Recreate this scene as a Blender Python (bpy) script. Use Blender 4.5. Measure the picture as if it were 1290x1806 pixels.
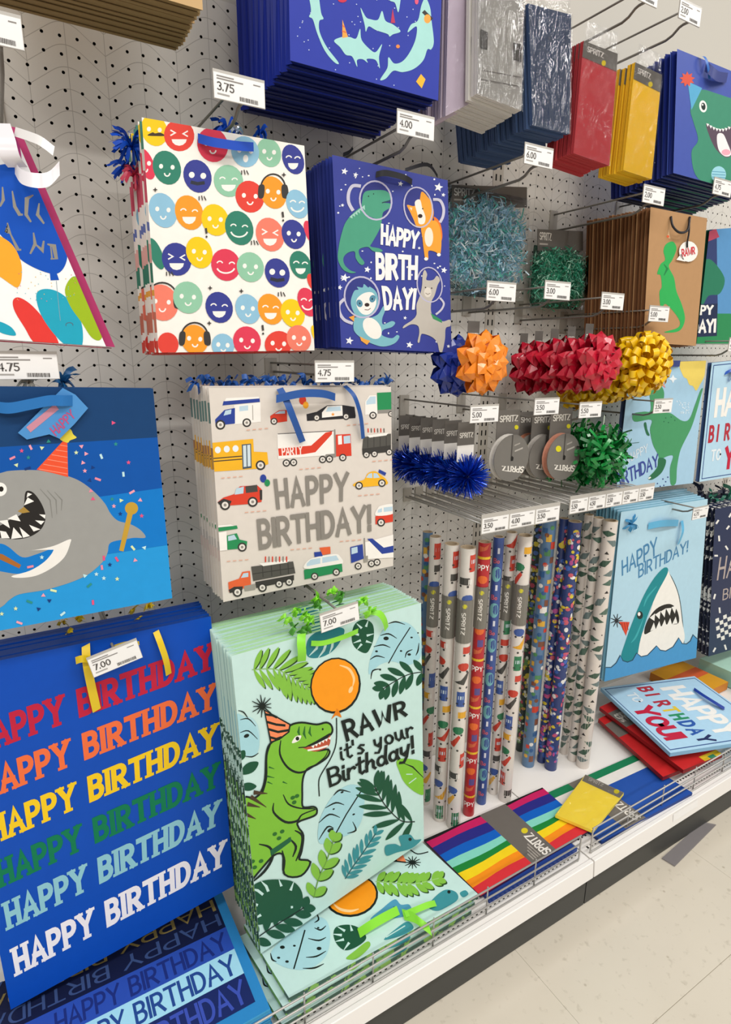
import bpy, bmesh, math, random
from mathutils import Vector, Matrix

for o in list(bpy.data.objects):
    bpy.data.objects.remove(o)
scene = bpy.context.scene
COL = scene.collection

# ---------------------------------------------------------------- camera
# solved from the one-inch grid of the pegboard holes; floor is z = 0, pegboard is y = 0
W, H, F = 1290.0, 1806.0, 1053.77
ZF = 1.766
CR = Vector((0.8593632950700019, -0.5113126266905502, 0.0073569608697497))       # camera right
CD = Vector((-0.12463955647136761, -0.22339138010187354, -0.9667270929578838))   # camera down
CF = Vector((0.49594325083526425, 0.8298528116979482, -0.2557041315035014))      # camera forward
CP = Vector((-0.09595971, -1.20268808, -0.48460158 + ZF))
cam_data = bpy.data.cameras.new('camera')
cam = bpy.data.objects.new('camera', cam_data)
COL.objects.link(cam)
cam.matrix_world = Matrix(((CR.x, -CD.x, -CF.x, CP.x), (CR.y, -CD.y, -CF.y, CP.y),
                           (CR.z, -CD.z, -CF.z, CP.z), (0, 0, 0, 1)))
cam_data.sensor_fit = 'HORIZONTAL'
cam_data.sensor_width = 36.0
cam_data.lens = F / W * 36.0
cam_data.clip_start = 0.01
scene.camera = cam

# ---------------------------------------------------------------- light
world = bpy.data.worlds.new('store_ambient')
scene.world = world
world.use_nodes = True
wb = world.node_tree.nodes['Background']
wb.inputs[0].default_value = (1.0, 0.975, 0.945, 1)
wb.inputs[1].default_value = 0.5
def ceiling_lamp(x, y, z, sx, sy, watts, col=(1.0, 0.975, 0.94)):
    d = bpy.data.lights.new('ceiling_troffer', 'AREA')
    d.shape = 'RECTANGLE'
    d.size, d.size_y, d.energy, d.color = sx, sy, watts, col
    o = bpy.data.objects.new('ceiling_troffer', d)
    COL.objects.link(o)
    o.location = (x, y, z)
for x in (-1.6, 0.9, 3.4):
    ceiling_lamp(x, -1.9, 3.4, 1.8, 0.35, 42)
    ceiling_lamp(x, -4.2, 3.4, 1.8, 0.35, 50)
scene.view_settings.view_transform = 'Standard'
scene.view_settings.look = 'None'
scene.view_settings.gamma = 1.0
scene.view_settings.use_curve_mapping = False
scene.view_settings.exposure = -0.1
random.seed(11)

# ---------------------------------------------------------------- pixel -> place
def ray(px, py):
    return CR * ((px - W / 2) / F) + CD * ((py - H / 2) / F) + CF
class Plane:
    """A flat surface of the place: y = Y + b (x - x0) + c (z - z0), or z = Z."""
    def __init__(s, Y=None, b=0.0, x0=0.0, c=0.0, z0=0.0, Z=None, zx=0.0, zy=0.0, y0=0.0):
        if Z is None:
            s.p = Vector((x0, Y, z0)); s.n = Vector((b, -1.0, c)).normalized()
        else:
            s.p = Vector((x0, y0, Z)); s.n = Vector((-zx, -zy, 1.0)).normalized()
    def at(s, px, py):
        r = ray(px, py)
        return CP + r * ((s.p - CP).dot(s.n) / r.dot(s.n))
    def shifted(s, d):
        q = Plane(0); q.p = s.p + s.n * d; q.n = s.n.copy(); return q
def PY(Y, b=0.0, x0=0.0, c=0.0, z0=0.0): return Plane(Y, b, x0, c, z0)
def PZ(Z, **k): return Plane(Z=Z, **k)
def pix(p):
    d = p - CP
    w = d.dot(CF)
    return (W / 2 + F * d.dot(CR) / w, H / 2 + F * d.dot(CD) / w)

# ---------------------------------------------------------------- materials
def lin(h):
    h = h.lstrip('#')
    c = [int(h[i:i + 2], 16) / 255 for i in (0, 2, 4)]
    return tuple(x / 12.92 if x <= .04045 else ((x + .055) / 1.055) ** 2.4 for x in c) + (1.0,)
MATS = {}
def mat(h, rough=0.5, spec=0.18, metal=0.0, kind='paper'):
    key = (h, rough, spec, metal, kind)
    if key in MATS: return MATS[key]
    m = bpy.data.materials.new('%s_%s' % (kind, h.lstrip('#')))
    m.use_nodes = True
    nt = m.node_tree; N = nt.nodes; L = nt.links
    b = N['Principled BSDF']
    c = lin(h)
    b.inputs['Base Color'].default_value = c
    b.inputs['Roughness'].default_value = rough
    b.inputs['Specular IOR Level'].default_value = spec
    b.inputs['Metallic'].default_value = metal
    if kind in ('paper', 'gloss'):
        n = N.new('ShaderNodeTexNoise'); n.inputs['Scale'].default_value = 60; n.inputs['Detail'].default_value = 3
        tc = N.new('ShaderNodeTexCoord'); L.new(tc.outputs['Object'], n.inputs['Vector'])
        mx = N.new('ShaderNodeMix'); mx.data_type = 'RGBA'
        mx.inputs[6].default_value = tuple(v * .94 for v in c[:3]) + (1,)
        mx.inputs[7].default_value = tuple(min(1, v * 1.05) for v in c[:3]) + (1,)
        L.new(n.outputs['Fac'], mx.inputs[0]); L.new(mx.outputs[2], b.inputs['Base Color'])
    MATS[key] = m
    return m
def clear_film(name, alpha=0.1, rough=0.08, bump=0.35, scale=22.0, tint=(1, 1, 1), ior=1.3, stretch=(1, 1, 1)):
    """thin clear plastic: mostly see-through, with crinkled glossy highlights"""
    if name in MATS: return MATS[name]
    m = bpy.data.materials.new(name); m.use_nodes = True
    nt = m.node_tree; N = nt.nodes; L = nt.links
    N.remove(N['Principled BSDF'])
    out = N['Material Output']
    tr = N.new('ShaderNodeBsdfTransparent'); tr.inputs[0].default_value = (0.97 * tint[0], 0.97 * tint[1], 0.97 * tint[2], 1)
    gl = N.new('ShaderNodeBsdfGlossy'); gl.inputs['Roughness'].default_value = rough
    mx = N.new('ShaderNodeMixShader'); fr = N.new('ShaderNodeFresnel'); fr.inputs[0].default_value = ior
    ad = N.new('ShaderNodeMath'); ad.operation = 'ADD'; ad.inputs[1].default_value = alpha
    n = N.new('ShaderNodeTexNoise'); n.inputs['Scale'].default_value = scale; n.inputs['Detail'].default_value = 4
    n.inputs['Distortion'].default_value = 1.5
    tc = N.new('ShaderNodeTexCoord'); mp = N.new('ShaderNodeMapping'); mp.inputs['Scale'].default_value = stretch
    L.new(tc.outputs['Object'], mp.inputs[0]); L.new(mp.outputs[0], n.inputs['Vector'])
    bp = N.new('ShaderNodeBump'); bp.inputs['Strength'].default_value = bump; bp.inputs['Distance'].default_value = .05
    L.new(n.outputs['Fac'], bp.inputs['Height']); L.new(bp.outputs[0], gl.inputs['Normal'])
    L.new(fr.outputs[0], ad.inputs[0]); L.new(ad.outputs[0], mx.inputs[0])
    L.new(tr.outputs[0], mx.inputs[1]); L.new(gl.outputs[0], mx.inputs[2]); L.new(mx.outputs[0], out.inputs[0])
    MATS[name] = m
    return m
M_WIRE = mat('#b4b1ac', .3, .6, .35, 'metal')
M_DKWIRE = mat('#7d7972', .35, .6, .3, 'metal')
M_STEEL = mat('#b9b3a8', .4, .5, .3, 'metal')
M_WHITE_STEEL = mat('#efebe6', .38, .5, 0, 'enamel')
M_KICK = mat('#3b3b38', .5, .4, 0, 'enamel')
M_TAG = mat('#f1efec', .45, .4, 0, 'paper')
M_HOLDER = mat('#b7b2aa', .3, .5, 0, 'plastic')
GREY = '#6d6862'

# ---------------------------------------------------------------- mesh helpers
class MB:
    def __init__(s): s.v = []; s.f = []; s.mi = []; s.mats = []; s.sm = []
    def slot(s, m):
        if m not in s.mats: s.mats.append(m)
        return s.mats.index(m)
    def face(s, pts, m, smooth=False):
        i = len(s.v); s.v.extend(Vector(p) for p in pts)
        s.f.append(tuple(range(i, i + len(pts)))); s.mi.append(s.slot(m)); s.sm.append(smooth)
    def mesh(s, verts, faces, m, smooth=False):
        i = len(s.v); s.v.extend(Vector(p) for p in verts)
        k = s.slot(m)
        for f in faces:
            s.f.append(tuple(i + a for a in f)); s.mi.append(k); s.sm.append(smooth)
    def box(s, lo, hi, m):
        x0, y0, z0 = lo; x1, y1, z1 = hi
        s.mesh([(x0, y0, z0), (x1, y0, z0), (x1, y1, z0), (x0, y1, z0), (x0, y0, z1), (x1, y0, z1), (x1, y1, z1), (x0, y1, z1)],
               [(0, 3, 2, 1), (4, 5, 6, 7), (0, 1, 5, 4), (1, 2, 6, 5), (2, 3, 7, 6), (3, 0, 4, 7)], m)
    def slab(s, quad, n, t, m, mside=None):
        """quad (4 points) thickened by -n*t"""
        a = [Vector(p) for p in quad]; b = [p - n * t for p in a]
        s.mesh(a, [(0, 1, 2, 3)], m)
        s.mesh(a + b, [(7, 6, 5, 4), (0, 4, 5, 1), (1, 5, 6, 2), (2, 6, 7, 3), (3, 7, 4, 0)], mside or m)
    def tube(s, path, r, m, n=6, closed=False, cap=True):
        P = [Vector(p) for p in path]
        k = len(P); V = []; Fc = []
        up = None
        for i, p in enumerate(P):
            t = (P[(i + 1) % k] - P[i - 1]) if closed else (P[min(i + 1, k - 1)] - P[max(i - 1, 0)])
            t = t.normalized() if t.length > 1e-9 else Vector((0, 0, 1))
            if up is None: up = Vector((0, 0, 1)) if abs(t.z) < .9 else Vector((1, 0, 0))
            a = t.cross(up)
            if a.length < 1e-5: a = t.cross(Vector((.3, .9, .2)))
            a.normalize(); b = a.cross(t); up = b
            rr = r[i] if isinstance(r, (list, tuple)) else r
            for j in range(n):
                th = 2 * math.pi * j / n
                V.append(p + (a * math.cos(th) + b * math.sin(th)) * rr)
        for i in range(k if closed else k - 1):
            for j in range(n):
                q = (i + 1) % k
                Fc.append((i * n + j, i * n + (j + 1) % n, q * n + (j + 1) % n, q * n + j))
        if cap and not closed:
            Fc.append(tuple(range(n - 1, -1, -1))); Fc.append(tuple((k - 1) * n + j for j in range(n)))
        s.mesh(V, Fc, m, True)
    def strip(s, path, wdir, w, m, smooth=True):
        """a flat ribbon along a path; wdir a vector or list of vectors across it, w a width or list"""
        V = []; k = len(path)
        for i, p in enumerate(path):
            d = Vector(wdir[i] if isinstance(wdir, list) else wdir).normalized()
            ww = w[i] if isinstance(w, (list, tuple)) else w
            V += [Vector(p) - d * ww / 2, Vector(p) + d * ww / 2]
        s.mesh(V, [(2 * i, 2 * i + 1, 2 * i + 3, 2 * i + 2) for i in range(k - 1)], m, smooth)
    def data(s, name, origin=None):
        me = bpy.data.meshes.new(name)
        o = Vector(origin) if origin is not None else Vector()
        me.from_pydata([tuple(v - o) for v in s.v], [], s.f)
        for m in s.mats: me.materials.append(m)
        me.polygons.foreach_set('material_index', s.mi)
        me.polygons.foreach_set('use_smooth', s.sm)
        me.update()
        return me
    def build(s, name, parent=None, origin=None, label=None, kind=None):
        """link as one mesh object; vertices are in place coordinates, origin is the parent's location"""
        if origin is None and parent is not None:
            origin = ORIGIN.get(parent.name, Vector())
        ob = bpy.data.objects.new(name, s.data(name, origin))
        COL.objects.link(ob)
        if parent is not None: ob.parent = parent; ORIGIN[ob.name] = Vector(origin)
        elif origin is not None: ob.location = origin
        if label: ob['label'] = label
        if kind: ob['kind'] = kind
        return ob
ORIGIN = {}
def thing(name, loc, label, cat, group=None):
    o = bpy.data.objects.new(name, None); COL.objects.link(o)
    o.empty_display_size = .03
    o.location = loc; ORIGIN[o.name] = Vector(loc)
    o['label'] = label; o['category'] = cat
    if group: o['group'] = group
    return o
def tag(o, label, cat, group=None):
    o['label'] = label; o['category'] = cat
    if group: o['group'] = group
    return o
KIDS = {}
def children(o): return [c for c in o.children]
def dup(root, loc=None, rot=None, label=None, group=None, skip=()):
    r = root.copy(); COL.objects.link(r)
    if loc is not None: r.location = loc
    if rot is not None: r.rotation_euler = rot
    if label: r['label'] = label
    if group: r['group'] = group
    for ch in root.children:
        if ch.name.split('.')[0] in skip: continue
        c = ch.copy(); COL.objects.link(c); c.parent = r
        for g in ch.children:
            d = g.copy(); COL.objects.link(d); d.parent = c
    return r
def structure(o): o['kind'] = 'structure'; return o
def catmull(pts, n=5, closed=True):
    k = len(pts); out = []
    rng = range(k if closed else k - 1)
    for i in rng:
        if closed: p0, p1, p2, p3 = pts[i - 1], pts[i], pts[(i + 1) % k], pts[(i + 2) % k]
        else: p0, p1, p2, p3 = pts[max(i - 1, 0)], pts[i], pts[i + 1], pts[min(i + 2, k - 1)]
        for j in range(n):
            t = j / n
            out.append(tuple(.5 * (2 * p1[a] + (p2[a] - p0[a]) * t + (2 * p0[a] - 5 * p1[a] + 4 * p2[a] - p3[a]) * t * t
                             + (3 * p1[a] - p0[a] - 3 * p2[a] + p3[a]) * t ** 3) for a in range(len(p1))))
    if not closed: out.append(tuple(pts[-1]))
    return out
# ---------------------------------------------------------------- stroke lettering
def arc(cx, cy, rx, ry, a0, a1, n=8):
    return [(cx + rx * math.cos(math.radians(a0 + (a1 - a0) * i / n)), cy + ry * math.sin(math.radians(a0 + (a1 - a0) * i / n))) for i in range(n + 1)]
GL = {
 'A': (.62, [[(0, 0), (.31, 1), (.62, 0)], [(.11, .33), (.51, .33)]], [(0, 0), (.62, 0)]),
 'B': (.52, [[(0, 0), (0, 1)], [(0, 1), (.25, 1)] + arc(.25, .76, .22, .24, 90, -90)[1:] + [(0, .52)],
             [(0, .52), (.27, .52)] + arc(.27, .26, .25, .26, 90, -90)[1:] + [(0, 0)]], []),
 'C': (.55, [arc(.3, .5, .3, .5, 50, 310, 14)], []),
 'D': (.55, [[(0, 0), (0, 1)], [(0, 1), (.2, 1)] + arc(.2, .5, .35, .5, 90, -90, 12)[1:] + [(0, 0)]], []),
 'E': (.46, [[(.46, 0), (0, 0), (0, 1), (.46, 1)], [(0, .52), (.38, .52)]], []),
 'F': (.46, [[(0, 0), (0, 1), (.46, 1)], [(0, .52), (.38, .52)]], []),
 'G': (.58, [arc(.3, .5, .3, .5, 50, 340, 14) + [(.58, .45), (.34, .45)]], []),
 'H': (.54, [[(0, 0), (0, 1)], [(.54, 0), (.54, 1)], [(0, .5), (.54, .5)]], [(0, 0), (0, 1), (.54, 0), (.54, 1)]),
 'I': (.02, [[(.01, 0), (.01, 1)]], [(.01, 0), (.01, 1)]),
 'L': (.42, [[(0, 1), (0, 0), (.42, 0)]], []),
 'M': (.7, [[(0, 0), (0, 1), (.35, .35), (.7, 1), (.7, 0)]], []),
 'N': (.56, [[(0, 0), (0, 1), (.56, 0), (.56, 1)]], []),
 'O': (.6, [arc(.3, .5, .3, .5, 0, 360, 18)], []),
 'P': (.5, [[(0, 0), (0, 1)], [(0, 1), (.25, 1)] + arc(.25, .72, .25, .28, 90, -90)[1:] + [(0, .44)]], [(0, 0)]),
 'R': (.54, [[(0, 0), (0, 1)], [(0, 1), (.25, 1)] + arc(.25, .73, .25, .27, 90, -90)[1:] + [(0, .46)], [(.25, .46), (.54, 0)]], [(0, 0), (.54, 0)]),
 'S': (.5, [arc(.26, .74, .24, .26, 40, 250, 9) + arc(.25, .25, .25, .25, 70, -150, 9)], []),
 'T': (.56, [[(.28, 0), (.28, 1)], [(0, 1), (.56, 1)]], [(.28, 0)]),
 'U': (.54, [[(0, 1), (0, .3)] + arc(.27, .27, .27, .27, 180, 360, 9) + [(.54, 1)]], []),
 'V': (.6, [[(0, 1), (.3, 0), (.6, 1)]], []),
 'W': (.85, [[(0, 1), (.2, 0), (.42, .75), (.64, 0), (.85, 1)]], []),
 'Y': (.6, [[(0, 1), (.3, .48), (.6, 1)], [(.3, .48), (.3, 0)]], [(0, 1), (.6, 1), (.3, 0)]),
 'Z': (.5, [[(0, 1), (.5, 1), (0, 0), (.5, 0)]], []),
 '!': (.04, [[(.02, 1), (.02, .34)], [(.02, .1), (.02, 0)]], []),
 "'": (.04, [[(.03, 1.05), (.01, .78)]], []),
 '.': (.03, [[(0, 0), (0, .08)]], []),
 '0': (.5, [arc(.25, .5, .25, .5, 0, 360, 14)], []), '1': (.16, [[(0, .8), (.16, 1), (.16, 0)]], []),
 '2': (.48, [arc(.24, .74, .24, .26, 160, -30, 8) + [(0, 0), (.48, 0)]], []),
 '3': (.46, [arc(.2, .75, .24, .25, 140, -90, 8) + arc(.2, .26, .26, .26, 90, -140, 8)], []),
 '4': (.52, [[(.4, 0), (.4, 1), (0, .3), (.52, .3)]], []),
 '5': (.48, [[(.45, 1), (.06, 1), (.03, .56)] + arc(.22, .31, .26, .3, 110, -140, 9)], []),
 '6': (.48, [[(.4, 1), (.06, .5)] + arc(.24, .28, .24, .28, 160, -200, 14)], []),
 '7': (.46, [[(0, 1), (.46, 1), (.14, 0)]], []), '9': (.48, [arc(.24, .72, .24, .28, -20, 340, 14) + [(.4, 0)]], []),
 ' ': (.25, [], []),
 'a': (.42, [arc(.19, .27, .19, .27, 20, 340, 10), [(.4, .56), (.36, .2), (.44, 0)]], []),
 'd': (.46, [arc(.19, .27, .19, .27, 20, 340, 10), [(.48, 1.05), (.38, .3), (.44, 0)]], []),
 'h': (.44, [[(.1, 1.05), (0, 0)], [(.02, .3), (.14, .5), (.28, .55), (.36, .42), (.34, .1), (.42, 0)]], []),
 'i': (.12, [[(.05, .55), (.02, .1), (.1, 0)], [(.08, .78), (.085, .84)]], []),
 'o': (.42, [arc(.2, .28, .2, .28, 0, 360, 12)], []),
 'r': (.36, [[(.05, .56), (0, 0)], [(.02, .3), (.14, .52), (.3, .56), (.36, .48)]], []),
 's': (.36, [[(.36, .5), (.2, .57), (.08, .45), (.22, .3), (.3, .14), (.16, 0), (0, .06)]], []),
 't': (.3, [[(.16, .95), (.1, .12), (.2, 0), (.3, .06)], [(0, .62), (.32, .68)]], []),
 'u': (.44, [[(.02, .56), (0, .16), (.12, 0), (.28, .12), (.38, .56)], [(.38, .56), (.36, .12), (.44, 0)]], []),
 'y': (.46, [[(.04, .56), (.04, .24), (.16, .1), (.3, .24)], [(.42, .58), (.28, -.1), (.12, -.36), (-.04, -.3)]], []),
}
def outline(pts, w, closed=False):
    """left/right offset lists of a polyline (w a width or a list of widths)"""
    k = len(pts); Lf = []; Rt = []
    for i in range(k):
        if closed: a, b = pts[i - 1], pts[(i + 1) % k]
        else: a, b = pts[max(i - 1, 0)], pts[min(i + 1, k - 1)]
        dx, dy = b[0] - a[0], b[1] - a[1]
        l = math.hypot(dx, dy) or 1e-9
        nx, ny = -dy / l, dx / l
        ww = (w[i] if isinstance(w, (list, tuple)) else w) / 2
        if 0 < i < k - 1 or closed:      # mitre
            ex, ey = pts[i][0] - a[0], pts[i][1] - a[1]; le = math.hypot(ex, ey) or 1e-9
            c = abs((ex * dx + ey * dy) / (le * l)); ww = ww / max(c, .55)
        Lf.append((pts[i][0] + nx * ww, pts[i][1] + ny * ww)); Rt.append((pts[i][0] - nx * ww, pts[i][1] - ny * ww))
    return Lf, Rt
def clip_poly(P, Q):
    """clip polygon P by the convex polygon Q"""
    ar = sum(Q[i - 1][0] * Q[i][1] - Q[i][0] * Q[i - 1][1] for i in range(len(Q)))
    sg = 1 if ar > 0 else -1
    for i in range(len(Q)):
        a, b = Q[i - 1], Q[i]
        def side(p): return sg * ((b[0] - a[0]) * (p[1] - a[1]) - (b[1] - a[1]) * (p[0] - a[0]))
        out = []
        for j in range(len(P)):
            p, q = P[j - 1], P[j]
            sp, sq = side(p), side(q)
            if (sp < 0) != (sq < 0):
                t = sp / (sp - sq); out.append((p[0] + (q[0] - p[0]) * t, p[1] + (q[1] - p[1]) * t))
            if sq >= 0: out.append(q)
        P = out
        if len(P) < 3: return []
    return P
class Art:
    """flat print on a plane of the place: shapes are laid down one over the other"""
    def __init__(s, plane, clip=None, T=(0, 0, 1), lift=.0003, step=5e-6, rough=.5, surf=None):
        s.pl = plane; s.clip = clip; s.tr = T; s.k = 0; s.lift = lift; s.step = step; s.mb = MB(); s.rough = rough; s.surf = surf
    def T(s, ox, oy, sc): s.tr = (ox, oy, sc); return s
    def pxy(s, p): return (s.tr[0] + p[0] / s.tr[2], s.tr[1] + p[1] / s.tr[2])
    def put(s, pts, col):
        if s.clip: pts = clip_poly(pts, s.clip)
        if len(pts) < 3: return
        s.k += 1
        off = s.lift + s.k * s.step
        m = col if not isinstance(col, str) else mat(col, s.rough)
        if s.surf: P3 = [s.surf(p[0], p[1], off) for p in pts]
        else: P3 = [s.pl.at(*p) + s.pl.n * off for p in pts]
        c = Vector()
        for i in range(1, len(P3) - 1): c += (P3[i] - P3[0]).cross(P3[i + 1] - P3[0])
        if c.dot(CP - P3[0]) < 0: P3.reverse()
        s.mb.face(P3, m)
    def poly(s, pts, col): s.put([s.pxy(p) for p in pts], col)
    def blob(s, pts, col, n=5): s.put([s.pxy(p) for p in catmull(pts, n)], col)
    def ell(s, cx, cy, rx, ry, col, rot=0, n=22):
        c, d = math.cos(math.radians(rot)), math.sin(math.radians(rot))
        s.poly([(cx + rx * math.cos(t) * c - ry * math.sin(t) * d, cy + rx * math.cos(t) * d + ry * math.sin(t) * c)
                for t in (2 * math.pi * i / n for i in range(n))], col)
    def line(s, pts, w, col, smooth=False, closed=False):
        if smooth: 
            if isinstance(w, (list, tuple)):
                w = [a[0] for a in catmull([(x,) for x in w], 4, closed)]
            pts = catmull(pts, 4, closed)
        a, b = outline(pts, w, closed)
        k = s.k
        n = len(pts)
        if closed or len(pts) > 6:
            for i in range(n if closed else n - 1):
                j = (i + 1) % n
                s.k = k; s.poly([a[i], a[j], b[j], b[i]], col)
            s.k = k + 1
        else: s.poly(a + b[::-1], col)
    def ring(s, cx, cy, rx, ry, w, col, rot=0, a0=0, a1=360, n=26):
        c, d = math.cos(math.radians(rot)), math.sin(math.radians(rot))
        full = abs(a1 - a0) >= 360
        pts = []
        for i in range(n if full else n + 1):
            t = math.radians(a0 + (a1 - a0) * i / n)
            x, y = rx * math.cos(t), ry * math.sin(t)
            pts.append((cx + x * c - y * d, cy + x * d + y * c))
        s.line(pts, w, col, closed=full)
    def star(s, cx, cy, r, col, rot=0, k=5, inner=.45):
        s.poly([(cx + (r if i % 2 == 0 else r * inner) * math.sin(math.radians(rot) + math.pi * i / k),
                 cy - (r if i % 2 == 0 else r * inner) * math.cos(math.radians(rot) + math.pi * i / k)) for i in range(2 * k)], col)
    def text(s, st, tl, tr, br, bl, col, w=.16, gap=.2, serif=0, slant=0, asp=1.0):
        """lettering in the quad tl, tr, br, bl (cap line and base line ends)"""
        tot = 0; adv = []
        for ch in st:
            adv.append(tot); tot += GL[ch][0] + gap
        tot -= gap
        hw = w / 2
        def mp(p):
            u = (p[0] + hw) / (tot + w); v = (p[1] + hw) / (1 + w)
            u += slant * (v - .5) / tot
            x = (bl[0] * (1 - u) + br[0] * u) * (1 - v) + (tl[0] * (1 - u) + tr[0] * u) * v
            y = (bl[1] * (1 - u) + br[1] * u) * (1 - v) + (tl[1] * (1 - u) + tr[1] * u) * v
            return (x, y)
        for ch, a in zip(st, adv):
            g = GL[ch]
            for stk in g[1]:
                pts = [(x + a, y) for x, y in stk]
                # square ends: push the ends out by half a width
                p = list(pts)
                for e, q in ((0, 1), (-1, -2)):
                    if len(p) > 1 and p[0] != p[-1]:
                        dx, dy = p[e][0] - p[q][0], p[e][1] - p[q][1]; l = math.hypot(dx, dy) or 1
                        p[e] = (p[e][0] + dx / l * hw, p[e][1] + dy / l * hw)
                Lf, Rt = outline(p, w)
                k = s.k
                for i in range(len(p) - 1):
                    s.k = k; s.poly([mp(Lf[i]), mp(Lf[i + 1]), mp(Rt[i + 1]), mp(Rt[i])], col)
                s.k = k + 1
            if serif:
                for (x, y) in g[2]:
                    yy = y + (-hw if y < .5 else hw - w * .55)
                    s.poly([mp((a + x - serif, yy)), mp((a + x + serif, yy)), mp((a + x + serif, yy + w * .55)), mp((a + x - serif, yy + w * .55))], col)
        s.k += 1
    def build(s, name, parent, label=None):
        if not s.mb.f: return None
        return s.mb.build(name, parent, label=label)
# ---------------------------------------------------------------- the setting
def pegboard_material():
    m = bpy.data.materials.new('pegboard_herringbone'); m.use_nodes = True
    nt = m.node_tree; N = nt.nodes; L = nt.links; b = N['Principled BSDF']
    b.inputs['Roughness'].default_value = .55; b.inputs['Specular IOR Level'].default_value = .3
    tc = N.new('ShaderNodeTexCoord'); sp = N.new('ShaderNodeSeparateXYZ'); L.new(tc.outputs['Object'], sp.inputs[0])
    def mth(op, a, b_=None, c=None):
        n = N.new('ShaderNodeMath'); n.operation = op
        for i, v in enumerate((a, b_, c)):
            if v is None: continue
            if isinstance(v, (int, float)): n.inputs[i].default_value = v
            else: L.new(v, n.inputs[i])
        return n.outputs[0]
    P = .0585
    tri = mth('PINGPONG', sp.outputs[0], P)
    tri01 = mth('DIVIDE', tri, P)
    bow = mth('MULTIPLY', mth('SMOOTH_MIN', tri01, .8, .3), .043)
    v = mth('SUBTRACT', sp.outputs[2], bow)
    d1 = mth('ABSOLUTE', mth('SUBTRACT', mth('FLOORED_MODULO', v, .031), .0155))
    l1 = mth('LESS_THAN', d1, .0006)
    d2 = mth('ABSOLUTE', mth('SUBTRACT', mth('FLOORED_MODULO', sp.outputs[0], P), P / 2))
    l2 = mth('GREATER_THAN', d2, P / 2 - .0005)
    ln = mth('MAXIMUM', l1, l2)
    n = N.new('ShaderNodeTexNoise'); n.inputs['Scale'].default_value = 9; n.inputs['Detail'].default_value = 4
    L.new(tc.outputs['Object'], n.inputs['Vector'])
    base = N.new('ShaderNodeMix'); base.data_type = 'RGBA'
    base.inputs[6].default_value = lin('#d5d0c7'); base.inputs[7].default_value = lin('#dfdbd3')
    L.new(n.outputs['Fac'], base.inputs[0])
    mx = N.new('ShaderNodeMix'); mx.data_type = 'RGBA'; mx.inputs[7].default_value = lin('#a39e96')
    L.new(mth('MULTIPLY', ln, .75), mx.inputs[0]); L.new(base.outputs[2], mx.inputs[6]); L.new(mx.outputs[2], b.inputs['Base Color'])
    return m
M_PEG = pegboard_material()
IN = .0254
ROW_TOP, ROW_BOT, COL_L, COL_R = -4, 63, -28, 104
def wall():
    mb = MB(); h = IN / 2; r = .0026
    oc = [(r * math.cos(math.radians(22.5 + 45 * k)), r * math.sin(math.radians(22.5 + 45 * k))) for k in range(8)]
    dark = mat('#2c2925', .8, .1, 0, 'board_edge')
    V = []; Fc = []; Ft = []
    for row in range(ROW_TOP, ROW_BOT + 1):
        for c in range(COL_L, COL_R + 1):
            x, z = c * IN, ZF - row * IN
            i = len(V)
            V += [(x + h, 0, z + h), (x - h, 0, z + h), (x - h, 0, z - h), (x + h, 0, z - h)]
            V += [(x + a, 0, z + b) for a, b in oc]
            V += [(x + a, .006, z + b) for a, b in oc]
            o = i + 4
            # corners 0:(+,+) 1:(-,+) 2:(-,-) 3:(+,-); octagon 0:22.5 1:67.5 2:112.5 ...
            Fc += [(i, o + 1, o), (i, i + 1, o + 2, o + 1), (i + 1, o + 3, o + 2), (i + 1, i + 2, o + 4, o + 3),
                   (i + 2, o + 5, o + 4), (i + 2, i + 3, o + 6, o + 5), (i + 3, o + 7, o + 6), (i + 3, i, o, o + 7)]
            Ft += [(o + k, o + (k + 1) % 8, o + 8 + (k + 1) % 8, o + 8 + k) for k in range(8)]
    me = bpy.data.meshes.new('wall_back')
    me.from_pydata(V, [], Fc + Ft)
    me.materials.append(M_PEG); me.materials.append(dark)
    me.polygons.foreach_set('material_index', [0] * len(Fc) + [1] * len(Ft))
    o = bpy.data.objects.new('wall_back', me); COL.objects.link(o); structure(o)
    xa, xb = (COL_L - .5) * IN, (COL_R + .5) * IN
    zt = ZF - (ROW_TOP - .5) * IN; zb = ZF - (ROW_BOT + .5) * IN
    mb = MB(); mb.box((xa, .02, 0), (xb, .03, 2.6), dark); structure(mb.build('wall_core'))
    mb = MB(); mb.box((xa, 0, zt), (xb, .02, 2.6), mat('#cdc8bd', .6, .3, 0, 'panel')); structure(mb.build('wall_upper'))
    mb = MB(); mb.box((xa, 0, 0), (xb, .02, zb), mat('#cdc8bd', .6, .3, 0, 'panel')); structure(mb.build('wall_lower'))
    # slotted uprights between the boards
    slot = mat('#1c1a18', .8, .1, 0, 'slot')
    for X in (-.234, .985, 2.204):
        mb = MB(); mb.box((X - .016, -.0016, .13), (X + .016, 0, 2.6), mat('#c6bfb3', .5, .3, 0, 'enamel'))
        t = structure(mb.build('trim_upright'))
        mb = MB()
        z = .16
        while z < 2.55:
            for s in (-1, 1):
                mb.box((X + s * .007 - .002, -.0019, z), (X + s * .007 + .002, -.0015, z + .014), slot)
            z += IN
        mb.build('slots', t, Vector())
wall()

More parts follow.
